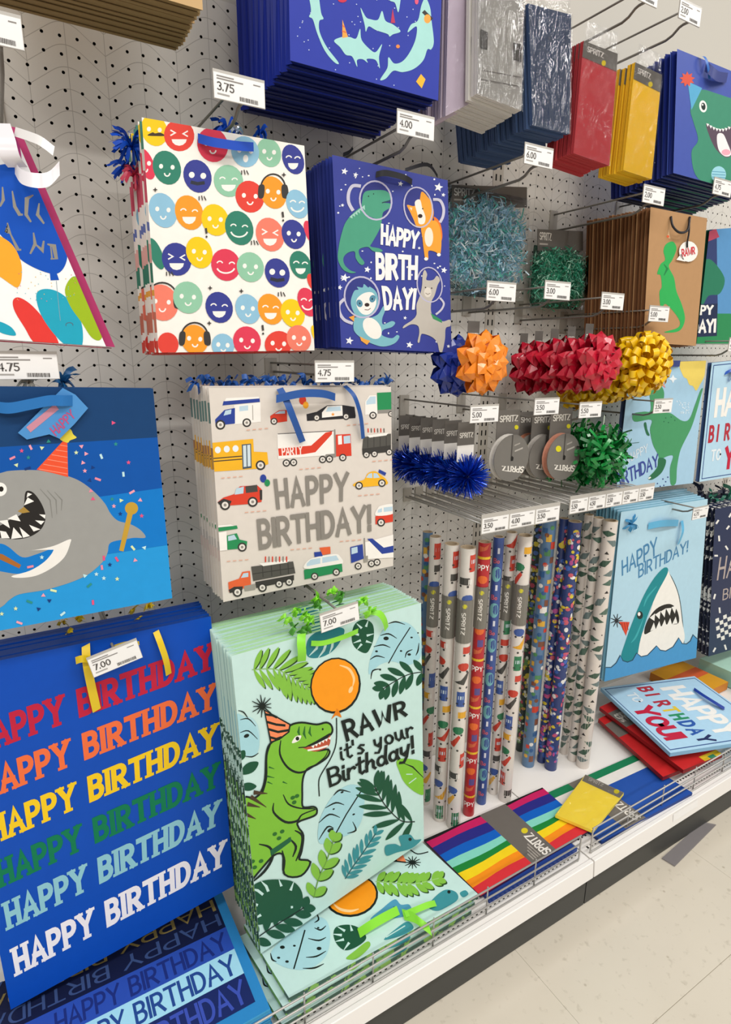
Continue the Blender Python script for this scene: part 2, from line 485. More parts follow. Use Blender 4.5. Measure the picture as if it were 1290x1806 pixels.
def floor():
    m = bpy.data.materials.new('vinyl_floor'); m.use_nodes = True
    nt = m.node_tree; N = nt.nodes; L = nt.links; b = N['Principled BSDF']
    b.inputs['Roughness'].default_value = .2; b.inputs['Specular IOR Level'].default_value = .6
    tc = N.new('ShaderNodeTexCoord')
    n1 = N.new('ShaderNodeTexNoise'); n1.inputs['Scale'].default_value = 5; n1.inputs['Detail'].default_value = 6
    n2 = N.new('ShaderNodeTexNoise'); n2.inputs['Scale'].default_value = 55; n2.inputs['Detail'].default_value = 5
    n3 = N.new('ShaderNodeTexVoronoi'); n3.inputs['Scale'].default_value = 16; n3.inputs['Randomness'].default_value = 1
    for n in (n1, n2, n3): L.new(tc.outputs['Object'], n.inputs['Vector'])
    mx = N.new('ShaderNodeMix'); mx.data_type = 'RGBA'
    mx.inputs[6].default_value = lin('#cbc2b1'); mx.inputs[7].default_value = lin('#d7cebd'); L.new(n1.outputs['Fac'], mx.inputs[0])
    r2 = N.new('ShaderNodeValToRGB'); r2.color_ramp.elements[0].position = .27; r2.color_ramp.elements[0].color = (.68, .66, .62, 1)
    r2.color_ramp.elements[1].position = .4; r2.color_ramp.elements[1].color = (1, 1, 1, 1); L.new(n2.outputs['Fac'], r2.inputs[0])
    m2 = N.new('ShaderNodeMix'); m2.data_type = 'RGBA'; m2.blend_type = 'MULTIPLY'; m2.inputs[0].default_value = .6
    L.new(mx.outputs[2], m2.inputs[6]); L.new(r2.outputs[0], m2.inputs[7])
    r3 = N.new('ShaderNodeValToRGB'); r3.color_ramp.elements[0].position = .03; r3.color_ramp.elements[0].color = (.6, .56, .5, 1)
    r3.color_ramp.elements[1].position = .07; r3.color_ramp.elements[1].color = (1, 1, 1, 1); L.new(n3.outputs['Distance'], r3.inputs[0])
    m3 = N.new('ShaderNodeMix'); m3.data_type = 'RGBA'; m3.blend_type = 'MULTIPLY'; m3.inputs[0].default_value = .7
    L.new(m2.outputs[2], m3.inputs[6]); L.new(r3.outputs[0], m3.inputs[7]); L.new(m3.outputs[2], b.inputs['Base Color'])
    joint = mat('#b0a898', .8, .1, 0, 'joint')
    mb = MB(); mb.box((-1.8, -5.5, -.03), (4.2, .03, -.002), joint)
    root = structure(mb.build('floor'))
    # square vinyl tiles with recessed hairline joints: two cut tiles and whole ones
    T = .6096; y1 = -.737
    tile = {}
    for j in range(-3, 2):
        for i in range(-3, 6):
            x0, y0 = .12 + i * T, y1 + j * T
            if y0 < -2.6 or y0 + T > .5: continue
            mb = MB(); mb.box((x0 + .0003, y0 + .0005, -.004), (x0 + T - .0003, min(y0 + T - .0005, .02), 0), m)
            mb.build('tile', root, Vector())
    return root
floor()

# ---------------------------------------------------------------- base shelf, kick plate, wire fences
DECK = .136
def base_shelf(x0, x1, label, fence_x0, fence_x1):
    c = Vector(((x0 + x1) / 2, -.25, 0))
    t = thing('base_shelf', c, label, 'shelf', )
    mb = MB()
    mb.box((x0 + .001, -.485, DECK - .02), (x1 - .001, -.001, DECK), M_WHITE_STEEL); mb.build('deck', t)
    # front lip: rolled top, sloping ticket face
    prof = [(-.47, DECK + .0006), (-.488, DECK + .0006), (-.4905, DECK + .003), (-.4985, DECK + .003), (-.5, DECK + .0015), (-.5035, .096), (-.5, .094), (-.48, .094), (-.47, .11)]
    mb = MB(); k = len(prof)
    V = [(x0 + .0012, y, z) for y, z in prof] + [(x1 - .0012, y, z) for y, z in prof]
    mb.mesh(V, [(i, (i + 1) % k, k + (i + 1) % k, k + i) for i in range(k)] + [tuple(range(k - 1, -1, -1)), tuple(range(k, 2 * k))], M_WHITE_STEEL)
    lip = mb.build('front_lip', t)
    mb = MB(); dk = mat('#2b2a28', .8, .1, 0, 'slot')
    x = x0 + .02
    while x < x1 - .02:
        mb.box((x, -.4655, DECK), (x + .005, -.459, DECK + .0004), dk)
        mb.box((x, -.4365, DECK), (x + .005, -.430, DECK + .0004), dk)
        x += .0127
    mb.build('deck_slots', t, kind='stuff')
    mb = MB(); mb.box((x0 + .0008, -.487, .002), (x1 - .0008, -.47, .0945), M_KICK); mb.build('kick_plate', t)
    # wire fence standing in the deck
    f = thing('wire_fence', Vector(((fence_x0 + fence_x1) / 2, -.478, DECK + .0008)), label.replace('white steel base shelf', 'low wire fence') , 'fence')
    zs = [DECK + .004, DECK + .026, DECK + .048, DECK + .072]
    r = .0021
    for i, z in enumerate(zs):
        mb = MB(); mb.tube([(fence_x0, -.478, z), ((fence_x0 + fence_x1) / 2, -.478, z), (fence_x1, -.478, z)], r, M_WIRE, 6)
        mb.build('rail', f)
    for xe, s in ((fence_x0, 1), (fence_x1, -1)):
        mb = MB(); mb.tube([(xe + s * .004, -.4785, zs[0] - .002), (xe, -.4785, zs[0] + .004), (xe, -.4785, zs[-1] - .008), (xe + s * .006, -.4785, zs[-1])], r, M_WIRE, 6)
        mb.build('end_wire', f)
    n = int((fence_x1 - fence_x0) / .14)
    for i in range(1, n):
        x = fence_x0 + (fence_x1 - fence_x0) * i / n
        mb = MB(); mb.tube([(x, -.4735, zs[0] - .002), (x, -.4735, zs[-1])], r * .8, M_WIRE, 6); mb.build('upright_wire', f)
    return t
base_shelf(-.5, .953, 'white steel base shelf under the blue lettered bags and wrap rolls', -.48, .926)
base_shelf(.955, 2.4, 'white steel base shelf under the red packs and lying pale blue bag', .966, 2.38)
# ---------------------------------------------------------------- price hooks
def price_art(par, plane, quad, price, T=None):
    a = Art(plane, lift=.0007)
    tl, tr, br, bl = quad
    def q(u, v): 
        return (tl[0] + (tr[0] - tl[0]) * u + (bl[0] - tl[0]) * v, tl[1] + (tr[1] - tl[1]) * u + (bl[1] - tl[1]) * v)
    dk = '#5a5653'
    for v, u1 in ((.1, .4), (.2, .58)):
        a.poly([q(.06, v), q(u1, v), q(u1, v + .05), q(.06, v + .05)], '#8d8884')
    a.text(price, q(.06, .34), q(.4, .34), q(.4, .68), q(.06, .68), dk, w=.16, gap=.22)
    a.poly([q(.06, .78), q(.3, .78), q(.3, .84), q(.06, .84)], '#a8a39e')
    a.poly([q(.78, .14), q(.92, .14), q(.92, .18), q(.78, .18)], '#8d8884')
    x = .5
    rnd = random.Random(int(tl[0] * 7))
    while x < .86:
        w = rnd.choice((.008, .014, .02)); a.poly([q(x, .74), q(x + w, .74), q(x + w, .9), q(x, .9)], dk); x += w + .01
    return a.build('label_print', par)
def hook(px, py, price, label, Y=-.287, drop=.038, w=.075, h=.032, tilt=0.0, tip=True, roll=0.0):
    c = PY(Y).at(px, py)
    X, Z = c.x, c.z
    za = Z + h * .36
    t = thing('peg_hook', Vector((X, 0, za)), label, 'hook')
    mb = MB(); mb.box((X - .013, -.004, za - drop - .008), (X + .013, -.0003, za + .01), M_STEEL); mb.build('back_plate', t)
    mb = MB(); mb.tube([(X, -.003, za), (X, Y * .5, za), (X, Y + .003, za)], .0021, M_DKWIRE, 6); mb.build('scanner_arm', t)
    zb = za - drop
    mb = MB()
    L = -Y
    path = [(X + .006, -.003, zb), (X + .006, -L + .055, zb)]
    if tip: path += [(X + .006, -L + .04, zb + .004), (X + .006, -L + .026, zb + .013), (X + .006, -L + .018, zb + .015), (X + .006, -L + .004, zb + .015)]
    mb.tube(path, .0026, M_DKWIRE, 6); mb.build('peg', t)
    # holder plate and paper
    pl = PY(Y, b=tilt, x0=X)
    cr, sr = math.cos(roll), math.sin(roll)
    def pt(u, v): 
        dx, dz = u * w, v * h
        x, z = X + dx * cr - dz * sr, Z + dx * sr + dz * cr
        return Vector((x, Y + tilt * (x - X), z))
    mb = MB(); mb.slab([pt(-.5, .62), pt(.5, .62), pt(.5, -.5), pt(-.5, -.5)], pl.n, .0016, M_HOLDER)
    hd = mb.build('label_holder', t)
    mb = MB(); mb.slab([pt(-.49, .5) + pl.n * .0004, pt(.49, .5) + pl.n * .0004, pt(.49, -.48) + pl.n * .0004, pt(-.49, -.48) + pl.n * .0004], pl.n, .0003, M_TAG)
    mb.build('label_paper', hd)
    quad = [pix(pt(u, v)) for u, v in ((-.49, .5), (.49, .5), (.49, -.48), (-.49, -.48))]
    price_art(hd, pl, quad, price)
    return t
HOOKS = [
 (423, 160, '3.75', 'peg hook with price label holding the smiley face gift bags', {}),
 (734, 223, '4.00', 'peg hook with price label holding the outer space gift bags', dict(drop=.034)),
 (591, 657, '4.75', 'peg hook with price label holding the vehicle print gift bags', dict(drop=.018)),
 (47, 647, '4.75', 'peg hook with price label holding the party shark gift bag', dict(drop=.02)),
 (204, 1162, '7.00', 'peg hook with price label hanging over the rainbow lettered blue bag', dict(drop=.004, Y=-.287, roll=.2, tip=False)),
 (600, 1090, '7.00', 'peg hook with price label holding the pale green jungle dinosaur bags', dict(drop=.004, Y=-.372, roll=.1, tip=False)),
 (-12, 50, '3.75', 'peg hook with price label beside the brown kraft bags', dict(w=.06)),
 (855, 731, '5.00', 'peg hook with price label holding the blue tinsel bows', {}),
 (965, 718, '3.50', 'peg hook with price label in front of the grey ribbon cards', {}),
 (1042, 724, '5.50', 'peg hook with price label holding the green curled ribbon bows', {}),
 (1170, 717, '3.50', 'peg hook with price label in front of the pale blue dinosaur bag', {}),
 (885, 516, '6.00', 'peg hook with price label below the blue shred bag', {}),
 (984, 514, '3.00', 'peg hook with price label in front of the green shred bag', {}),
 (1081, 533, '3.00', 'peg hook with price label holding the red star bows', {}),
 (1163, 555, '5.00', 'peg hook with price label holding the yellow loop bows', {}),
 (1154, 346, '2.00', 'peg hook with price label holding the brown kraft dinosaur bags', {}),
 (1275, 332, '4.75', 'peg hook with price label below the blue dinosaur face bag', {}),
 (951, 277, '6.00', 'peg hook with price label holding the blue shred bag', {}),
 (1218, 24, '2.00', 'peg hook with price label holding the yellow tissue packs', {}),
 (1140, -12, '2.00', 'peg hook with price label holding the red tissue packs', {}),
 (1236, 905, '4.75', 'peg hook with price label above the pale blue wave shark bag', dict(drop=.02)),
 (1300, 609, '4.75', 'peg hook with price label by the dark green dinosaur bag', {}),
]
for px, py, pr, lb, kw in HOOKS: hook(px, py, pr, lb, **kw)

# ---------------------------------------------------------------- wire racks holding the rolls of wrap
def roll_rack(x0, x1, z, nw, prices, label):
    t = thing('wrap_rack', Vector(((x0 + x1) / 2, 0, z)), label, 'rack')
    Y = -.29
    for i in range(nw):
        x = x0 + .012 + (x1 - x0 - .024) * i / (nw - 1)
        mb = MB(); mb.box((x - .012, -.004, z - .012), (x + .012, -.0003, z + .022), M_STEEL); mb.build('bracket', t)
        mb = MB()
        for d in (-.006, .006):
            mb.tube([(x + d, -.004, z), (x + d, Y * .5, z + .001), (x + d, Y + .002, z)], .0021, M_WIRE, 6)
        mb.tube([(x, -.02, z + .012), (x, Y + .01, z + .006)], .0016, M_WIRE, 5)
        mb.build('divider_wire', t)
    mb = MB(); mb.box((x0, Y - .0018, z - .022), (x1, Y, z + .022), M_HOLDER); st = mb.build('label_strip', t)
    k = len(prices); w = (x1 - x0) / k
    pl = PY(Y - .0018)
    for i, pr in enumerate(prices):
        a, b = x0 + w * i + .002, x0 + w * (i + 1) - .002
        mb = MB(); mb.box((a, Y - .0026, z - .02), (b, Y - .002, z + .013), M_TAG); mb.build('label_paper', st)
        quad = [pix(Vector((x, Y - .0026, zz))) for x, zz in ((a, z + .013), (b, z + .013), (b, z - .02), (a, z - .02))]
        price_art(st, PY(Y - .0026), quad, pr)
roll_rack(.732, .968, .936, 7, ('3.50', '4.00', '3.50'), 'wire divider rack with price strip above the vehicle wrap rolls')
roll_rack(1.0, 1.316, .945, 8, ('5.50', '4.50', '3.50', '4.50', '3.50'), 'wire divider rack with price strip above the leafy wrap rolls')
# ---------------------------------------------------------------- gift bags
def paper(h, rough=.42): return mat(h, rough, .2, 0, 'gloss')
def banded(name, bands, along='Z', lo=0.0, hi=1.0, rough=.45):
    """printed edge of a folded bag: bands of colour over its height (object coordinates)"""
    m = bpy.data.materials.new(name); m.use_nodes = True
    nt = m.node_tree; N = nt.nodes; L = nt.links; b = N['Principled BSDF']; b.inputs['Roughness'].default_value = rough
    tc = N.new('ShaderNodeTexCoord'); sp = N.new('ShaderNodeSeparateXYZ'); L.new(tc.outputs['Object'], sp.inputs[0])
    n = N.new('ShaderNodeTexNoise'); n.inputs['Scale'].default_value = 45; L.new(tc.outputs['Object'], n.inputs['Vector'])
    mr = N.new('ShaderNodeMapRange'); mr.inputs[1].default_value = lo; mr.inputs[2].default_value = hi
    ad = N.new('ShaderNodeMath'); ad.operation = 'MULTIPLY_ADD'; ad.inputs[1].default_value = (hi - lo) * .035
    L.new(n.outputs['Fac'], ad.inputs[0]); L.new(sp.outputs[2], ad.inputs[2]); L.new(ad.outputs[0], mr.inputs[0])
    r = N.new('ShaderNodeValToRGB'); r.color_ramp.interpolation = 'CONSTANT'
    els = r.color_ramp.elements
    els[0].position = 0; els[0].color = lin(bands[0][1])
    els[1].position = bands[1][0]; els[1].color = lin(bands[1][1])
    for p, c in bands[2:]:
        e = els.new(p); e.color = lin(c)
    L.new(mr.outputs[0], r.inputs[0]); L.new(r.outputs[0], b.inputs['Base Color'])
    return m
def speckled(name, c1, c2, thr=.5, scale=60, stretch=(1, 1, .35)):
    m = bpy.data.materials.new(name); m.use_nodes = True
    nt = m.node_tree; N = nt.nodes; L = nt.links; b = N['Principled BSDF']; b.inputs['Roughness'].default_value = .5
    tc = N.new('ShaderNodeTexCoord'); mp = N.new('ShaderNodeMapping'); mp.inputs['Scale'].default_value = stretch
    n = N.new('ShaderNodeTexNoise'); n.inputs['Scale'].default_value = scale; n.inputs['Detail'].default_value = 3
    L.new(tc.outputs['Object'], mp.inputs[0]); L.new(mp.outputs[0], n.inputs['Vector'])
    r = N.new('ShaderNodeValToRGB'); e = r.color_ramp.elements
    e[0].position = thr; e[0].color = lin(c1); e[1].position = thr + .03; e[1].color = lin(c2)
    L.new(n.outputs['Fac'], r.inputs[0]); L.new(r.outputs[0], b.inputs['Base Color'])
    return m
def jungle_edges():
    """folded edge of the jungle bags: mint above, dark leaf flecks in the middle, lime below"""
    m = bpy.data.materials.new('jungle_bag_edges'); m.use_nodes = True
    nt = m.node_tree; N = nt.nodes; L = nt.links; b = N['Principled BSDF']; b.inputs['Roughness'].default_value = .5
    tc = N.new('ShaderNodeTexCoord'); sp = N.new('ShaderNodeSeparateXYZ'); L.new(tc.outputs['Object'], sp.inputs[0])
    n = N.new('ShaderNodeTexNoise'); n.inputs['Scale'].default_value = 48; n.inputs['Detail'].default_value = 4; L.new(tc.outputs['Object'], n.inputs['Vector'])
    r = N.new('ShaderNodeValToRGB'); e = r.color_ramp.elements; r.color_ramp.interpolation = 'EASE'
    e[0].position = 0; e[0].color = lin('#7fb04e'); e[1].position = .24; e[1].color = lin('#8fbd62')
    for p, c in ((.34, '#b9d8c4'), (.6, '#c2dfd6'), (1, '#cbe6dc')): x = e.new(p); x.color = lin(c)
    mr = N.new('ShaderNodeMapRange'); mr.inputs[1].default_value = 0; mr.inputs[2].default_value = .62; L.new(sp.outputs[2], mr.inputs[0]); L.new(mr.outputs[0], r.inputs[0])
    f = N.new('ShaderNodeValToRGB'); e = f.color_ramp.elements      # how leafy the edge is at each height
    e[0].position = 0; e[0].color = (.5, .5, .5, 1); e[1].position = .72; e[1].color = (.36, .36, .36, 1)
    for p, v in ((.2, .5), (.5, .56), (.66, .52), (.74, .3)): x = e.new(p); x.color = (v, v, v, 1)
    L.new(mr.outputs[0], f.inputs[0])
    lt = N.new('ShaderNodeMath'); lt.operation = 'LESS_THAN'; L.new(n.outputs['Fac'], lt.inputs[0]); L.new(f.outputs[0], lt.inputs[1])
    mx = N.new('ShaderNodeMix'); mx.data_type = 'RGBA'; mx.inputs[7].default_value = lin('#35584a')
    L.new(lt.outputs[0], mx.inputs[0]); L.new(r.outputs[0], mx.inputs[6]); L.new(mx.outputs[2], b.inputs['Base Color'])
    return m
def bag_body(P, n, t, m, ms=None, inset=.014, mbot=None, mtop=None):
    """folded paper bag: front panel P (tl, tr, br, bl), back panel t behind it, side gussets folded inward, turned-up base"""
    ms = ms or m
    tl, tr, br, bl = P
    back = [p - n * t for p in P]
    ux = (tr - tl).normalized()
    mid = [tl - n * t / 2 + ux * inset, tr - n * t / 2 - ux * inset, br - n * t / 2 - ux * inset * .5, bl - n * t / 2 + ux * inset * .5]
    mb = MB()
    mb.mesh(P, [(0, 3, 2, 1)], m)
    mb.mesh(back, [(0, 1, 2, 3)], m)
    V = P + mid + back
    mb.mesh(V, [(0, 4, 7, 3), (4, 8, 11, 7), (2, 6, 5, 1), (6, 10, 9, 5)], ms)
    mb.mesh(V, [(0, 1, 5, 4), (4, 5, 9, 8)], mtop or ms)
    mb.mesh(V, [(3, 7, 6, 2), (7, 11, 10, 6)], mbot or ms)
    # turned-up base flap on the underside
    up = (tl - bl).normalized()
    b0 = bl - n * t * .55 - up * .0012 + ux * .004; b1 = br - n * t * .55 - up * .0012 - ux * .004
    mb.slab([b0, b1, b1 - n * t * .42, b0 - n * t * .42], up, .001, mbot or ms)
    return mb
def gift_bag(name, label, quad, plane, t, m, ms=None, group=None, cat='gift bag', mbot=None, mtop=None):
    P = [plane.at(*q) for q in quad]
    loc = (P[2] + P[3]) / 2
    r = thing(name, loc, label, cat, group)
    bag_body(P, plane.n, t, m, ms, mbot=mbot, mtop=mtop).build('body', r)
    a = Art(plane, clip=quad)
    return r, a, P
def stack_behind(root, n, step, normal, label, group, jit=.0025, rot=0.0, drop=0.0, seed=1, skip=('ribbon_handle', 'handle', 'gift_tag')):
    rnd = random.Random(seed)
    base = root.location.copy()
    for i in range(1, n + 1):
        j = Vector((-normal.y, normal.x, 0)).normalized() * rnd.uniform(-jit, jit) + Vector((0, 0, rnd.uniform(-jit, jit) * .8 - drop * i))
        dup(root, base - normal * (step * i) + j, (0, 0, 0), label, group, skip)
def ribbon_handle(root, pts, w, m, wdir=(0, 0, 1), name='handle', label=None):
    mb = MB()
    p = catmull(pts, 6, False)
    mb.strip(p, Vector(wdir), w, m)
    return mb.build(name, root, label=label)
def loops(root, c, n, r, w, m, seed, name='ribbon_bow', flat=.5):
    """a tuft of short ribbon ends"""
    rnd = random.Random(seed); mb = MB()
    for i in range(n):
        d = Vector((rnd.uniform(-1, 1), rnd.uniform(-flat, flat), rnd.uniform(-1, .7))).normalized() * r * rnd.uniform(.6, 1.1)
        side = Vector((rnd.uniform(-1, 1), rnd.uniform(-1, 1), rnd.uniform(-1, 1)))
        p = [Vector(c), Vector(c) + d * .5 + Vector((0, -.006, .006)), Vector(c) + d]
        mb.strip(catmull(p, 3, False), side, w, m)
    return mb.build(name, root)
WHITE = '#f4f0ea'

# ------------------------------------------------ smiley face bags
quad = [(250, 207), (537, 257), (555, 618), (280, 622)]
pl = PY(-.24)
P0 = [pl.at(*q) for q in quad]
M_SM_SIDE = banded('smiley_bag_edges', [(0, '#d8402f'), (.055, '#efe9df'), (.1, '#c9745c'), (.2, '#ece4d8'), (.27, '#e8a43c'), (.3, '#efe9df'), (.33, '#2f7a62'), (.42, '#d9a39a'), (.5, '#e6dcd2'), (.56, '#5b6aa8'), (.6, '#e9e1d8'), (.68, '#c8415c'), (.82, '#d9d2c8'), (.9, '#35806a')], lo=0, hi=.31)
bag, a, P = gift_bag('gift_bag', 'white gift bag printed with coloured smiley faces, outermost on its hook', quad, pl, .0165, paper('#f6f1e8'), M_SM_SIDE)
a.T(180, 180, 3.3077)
YL, RD, PK, TG, NV, MT, OR, LB, SA = '#f2ca1c', '#e2473b', '#de3f57', '#35806a', '#3b4190', '#92c6a6', '#f39b2d', '#8fbfd8', '#ef7f69'
FACES = [(305, 165, 75, 92, YL, 'm'), (450, 195, 88, 90, RD, 'w'), (645, 250, 88, 100, PK, 's'), (975, 295, 68, 85, MT, 's'), (835, 290, 80, 90, LB, 'n'), (1115, 335, 60, 88, NV, 'l'),
 (255, 360, 45, 95, PK, 's'), (378, 383, 80, 99, TG, 's'), (557, 433, 80, 96, NV, 'f'), (738, 460, 85, 92, MT, 'l'), (862, 552, 82, 92, RD, 's'), (998, 528, 74, 95, OR, 'h'), (1140, 595, 62, 85, LB, 'g'),
 (355, 632, 78, 102, LB, 's'), (508, 645, 80, 101, OR, 'l'), (660, 688, 78, 92, YL, 's'), (800, 735, 80, 100, TG, 'g'), (980, 773, 80, 98, SA, 'w'), (1118, 772, 68, 86, NV, 's'), (1215, 760, 30, 70, PK, ''),
 (315, 885, 35, 95, TG, ''), (435, 917, 85, 95, NV, 'w'), (567, 878, 75, 92, YL, 's'), (722, 950, 84, 92, PK, 'g'), (865, 963, 78, 86, MT, 's'), (1022, 997, 70, 85, NV, 'f'), (1158, 950, 60, 82, TG, 'l'), (1225, 1050, 24, 50, RD, ''),
 (350, 1170, 92, 105, SA, 'h'), (500, 1140, 85, 92, MT, 's'), (683, 1198, 78, 90, NV, 'l'), (850, 1207, 70, 87, LB, 's'), (983, 1208, 72, 90, OR, 'l'), (1112, 1232, 68, 83, YL, 's'), (1200, 1167, 55, 85, PK, 'g'),
 (385, 1410, 60, 65, RD, ''), (540, 1385, 78, 85, OR, 'h'), (705, 1420, 65, 68, LB, 's'), (845, 1395, 80, 85, PK, 's'), (1028, 1412, 80, 74, RD, 's'), (1148, 1380, 70, 78, SA, 's'), (1250, 1360, 22, 60, YL, '')]
for cx, cy, rx, ry, c, ex in FACES:
    a.ell(cx, cy, rx * 1.0, ry * 1.03, c, rot=-22)
    ew = '#f3efe8'
    if ex == '': continue
    if ex == 'h':
        a.ring(cx, cy - 20, rx * .98, ry * .92, 9, '#3a3836', a0=190, a1=350, n=14)
        for s in (-1, 1): a.blob([(cx + s * rx * .9 - 16, cy - 40), (cx + s * rx * .9 + 16, cy - 40), (cx + s * rx * .98 + 16, cy + 28), (cx + s * rx * .95 - 16, cy + 28)], '#3f3c3a')
    e1, e2 = (cx - rx * .42, cy - ry * .08), (cx + rx * .42, cy - ry * .02)
    if ex in 'smhfn':
        for e in (e1, e2): a.ell(e[0], e[1], 12 if ex != 'f' else 17, 14 if ex != 'f' else 18, ew, n=12)
    if ex == 'w':
        a.line([(e1[0] - 14, e1[1] - 24), (e1[0] + 14, e1[1] - 8), (e1[0] - 14, e1[1] + 8)], 8, ew)
        a.line([(e2[0] + 14, e2[1] - 24), (e2[0] - 14, e2[1] - 8), (e2[0] + 14, e2[1] + 8)], 8, ew)
    if ex in 'lg':
        for e in (e1, e2): a.ring(e[0], e[1], 16, 14, 7, ew, a0=190, a1=350, n=8)
    if ex in 'sh': a.ring(cx + 2, cy + ry * .3, rx * .2, ry * .2, 8, ew, a0=5, a1=175, n=8)
    if ex == 'g': a.ring(cx, cy + ry * .12, rx * .62, ry * .4, 9, ew, a0=15, a1=165, n=12)
    if ex in 'lw': a.poly([(cx - rx * .5, cy + ry * .25)] + [(cx + rx * .5 * math.cos(t), cy + ry * .25 + ry * .42 * math.sin(t)) for t in (0.0, .5, 1.05, 1.57, 2.1, 2.64, 3.14)], ew)
    if ex == 'm': a.blob([(cx - 40, cy + 30), (cx - 10, cy + 12), (cx + 5, cy + 18), (cx + 35, cy + 14), (cx + 62, cy + 32), (cx + 10, cy + 34)], '#4a3a2c')
    if ex == 'f': a.line([(cx - 40, cy + 34), (cx, cy + 44), (cx + 42, cy + 38)], 20, '#32343f')
    if ex == 'n': a.ell(cx + 3, cy + 40, 15, 22, ew)
for x, y, w_ in ((310, 512, 0), (828, 410, 1), (1060, 425, 0), (580, 560, 1), (885, 820, 1), (390, 1000, 1), (812, 1103, 0), (1042, 1120, 1), (605, 760, 2), (1052, 665, 2), (630, 1085, 0), (625, 1290, 0), (935, 1325, 2)):
    if w_ == 1:
        for k in (-1, 0, 1): a.line([(x + k * 14, y - 14 + abs(k) * 4), (x + k * 20 + 6, y + 14)], 6, '#4a4642')
    elif w_ == 2: a.line([(x, y - 24), (x + 4, y + 8)], 12, '#4a4642'); a.ell(x + 4, y + 26, 6, 7, '#4a4642', n=8)
    else: a.star(x, y, 15, '#4a4642', k=4, inner=.4)
a.build('printed_faces', bag)
BLUE_RIB = mat('#0b46b4', .5, .25, 0, 'satin')
q3 = lambda x, y, d=.003: PY(-.24 - d).at(180 + x / 3.3077, 180 + y / 3.3077)
mb = MB(); pts = [q3(560, 210, .004), q3(640, 232, .014), q3(720, 245, .016), q3(800, 256, .014), q3(885, 262, .004)]
mb.strip(catmull(pts, 6, False), Vector((.05, .1, 1)), (.013), BLUE_RIB); mb.build('ribbon_handle', bag, label='blue satin ribbon handle')
stack_behind(bag, 6, .0195, pl.n, 'white smiley face gift bag hanging behind the outermost one', 'smiley face bags on one hook', jit=.003, seed=3)
c0 = PY(-.2).at(225, 275)
tuft = thing('ribbon_tuft', c0, 'tuft of curled blue and red ribbon ends beside the smiley face bags', 'ribbon')
loops(tuft, PY(-.2).at(232, 262), 46, .03, .006, BLUE_RIB, 5, 'blue_ribbon_ends')
loops(tuft, PY(-.19).at(236, 310), 18, .022, .005, mat('#c63a55', .35, .5, 0, 'satin'), 6, 'red_ribbon_ends')
loops(tuft, PY(-.18).at(226, 300), 22, .026, .005, BLUE_RIB, 7, 'blue_ribbon_ends')
tuft = thing('ribbon_tuft', PY(-.2).at(410, 232), 'blue and silver ribbon loops on the hook above the smiley face bags', 'ribbon')
loops(tuft, PY(-.19).at(400, 232), 24, .028, .007, BLUE_RIB, 8, 'blue_ribbon_ends')
loops(tuft, PY(-.2).at(415, 236), 8, .018, .006, mat('#c9d3e6', .15, .6, .7, 'foil'), 9, 'silver_ribbon_ends')
loops(tuft, PY(-.2).at(458, 238), 8, .016, .006, BLUE_RIB, 10, 'blue_ribbon_ends')

# ------------------------------------------------ outer space bags
quad = [(586, 273), (790, 318), (797, 622), (602, 613)]
pl = PY(-.22)
NAVY = '#3a418f'
bag, a, P = gift_bag('gift_bag', 'navy gift bag with astronaut dinosaur, corgi, sloth and llama, outermost on its hook', quad, pl, .0115, paper('#3c4596'), paper('#1c2f8a'))
a.T(520, 250, 4.103)
HEL = '#bdb9d2'; SW = '#eef0f5'
rnd = random.Random(4)
for _ in range(70):
    x, y = rnd.uniform(300, 1110), rnd.uniform(110, 1510); a.ell(x, y, rnd.uniform(4, 8), rnd.uniform(4, 8), SW, n=6)
for x, y, r in ((360, 215, 26), (440, 240, 20), (765, 305, 20), (1040, 330, 34), (1075, 385, 16), (345, 460, 14), (525, 925, 25), (360, 985, 32), (325, 1055, 20), (1080, 930, 24), (395, 1440, 30), (830, 1470, 26), (798, 1275, 14), (900, 770, 12), (1112, 1480, 14)):
    a.star(x, y, r, SW, rot=12)
# dinosaur
GD = '#4e9d80'
a.line([(478, 322), (420, 320), (390, 370), (390, 440), (422, 500)], 24, '#c8c5d6', smooth=True)
a.blob([(500, 470), (560, 525), (622, 540), (625, 600), (600, 660), (560, 730), (548, 758), (610, 772), (636, 790), (600, 800), (560, 788), (530, 762), (480, 770), (462, 790), (472, 830), (503, 872), (490, 892), (465, 880), (440, 840), (432, 795), (385, 803), (352, 840), (360, 890), (400, 930), (442, 945), (400, 950), (345, 920), (312, 850), (318, 760), (340, 660), (370, 580), (430, 510)], GD)
a.ell(585, 425, 112, 138, '#353a80')
a.blob([(488, 420), (510, 362), (600, 350), (662, 358), (695, 395), (690, 420), (630, 440), (690, 448), (688, 478), (640, 510), (622, 560), (540, 540), (490, 490)], GD)
for k in range(6): a.poly([(395 + k * 18, 545 - k * 14), (415 + k * 18, 528 - k * 14), (418 + k * 18, 556 - k * 12)], '#a6cfc2')
a.line([(630, 443), (690, 428)], 7, '#2f4d4a'); a.ell(533, 395, 5, 6, '#27383a', n=8); a.ell(570, 378, 4, 5, '#27383a', n=8)
a.ring(585, 425, 115, 140, 12, HEL, rot=-8)
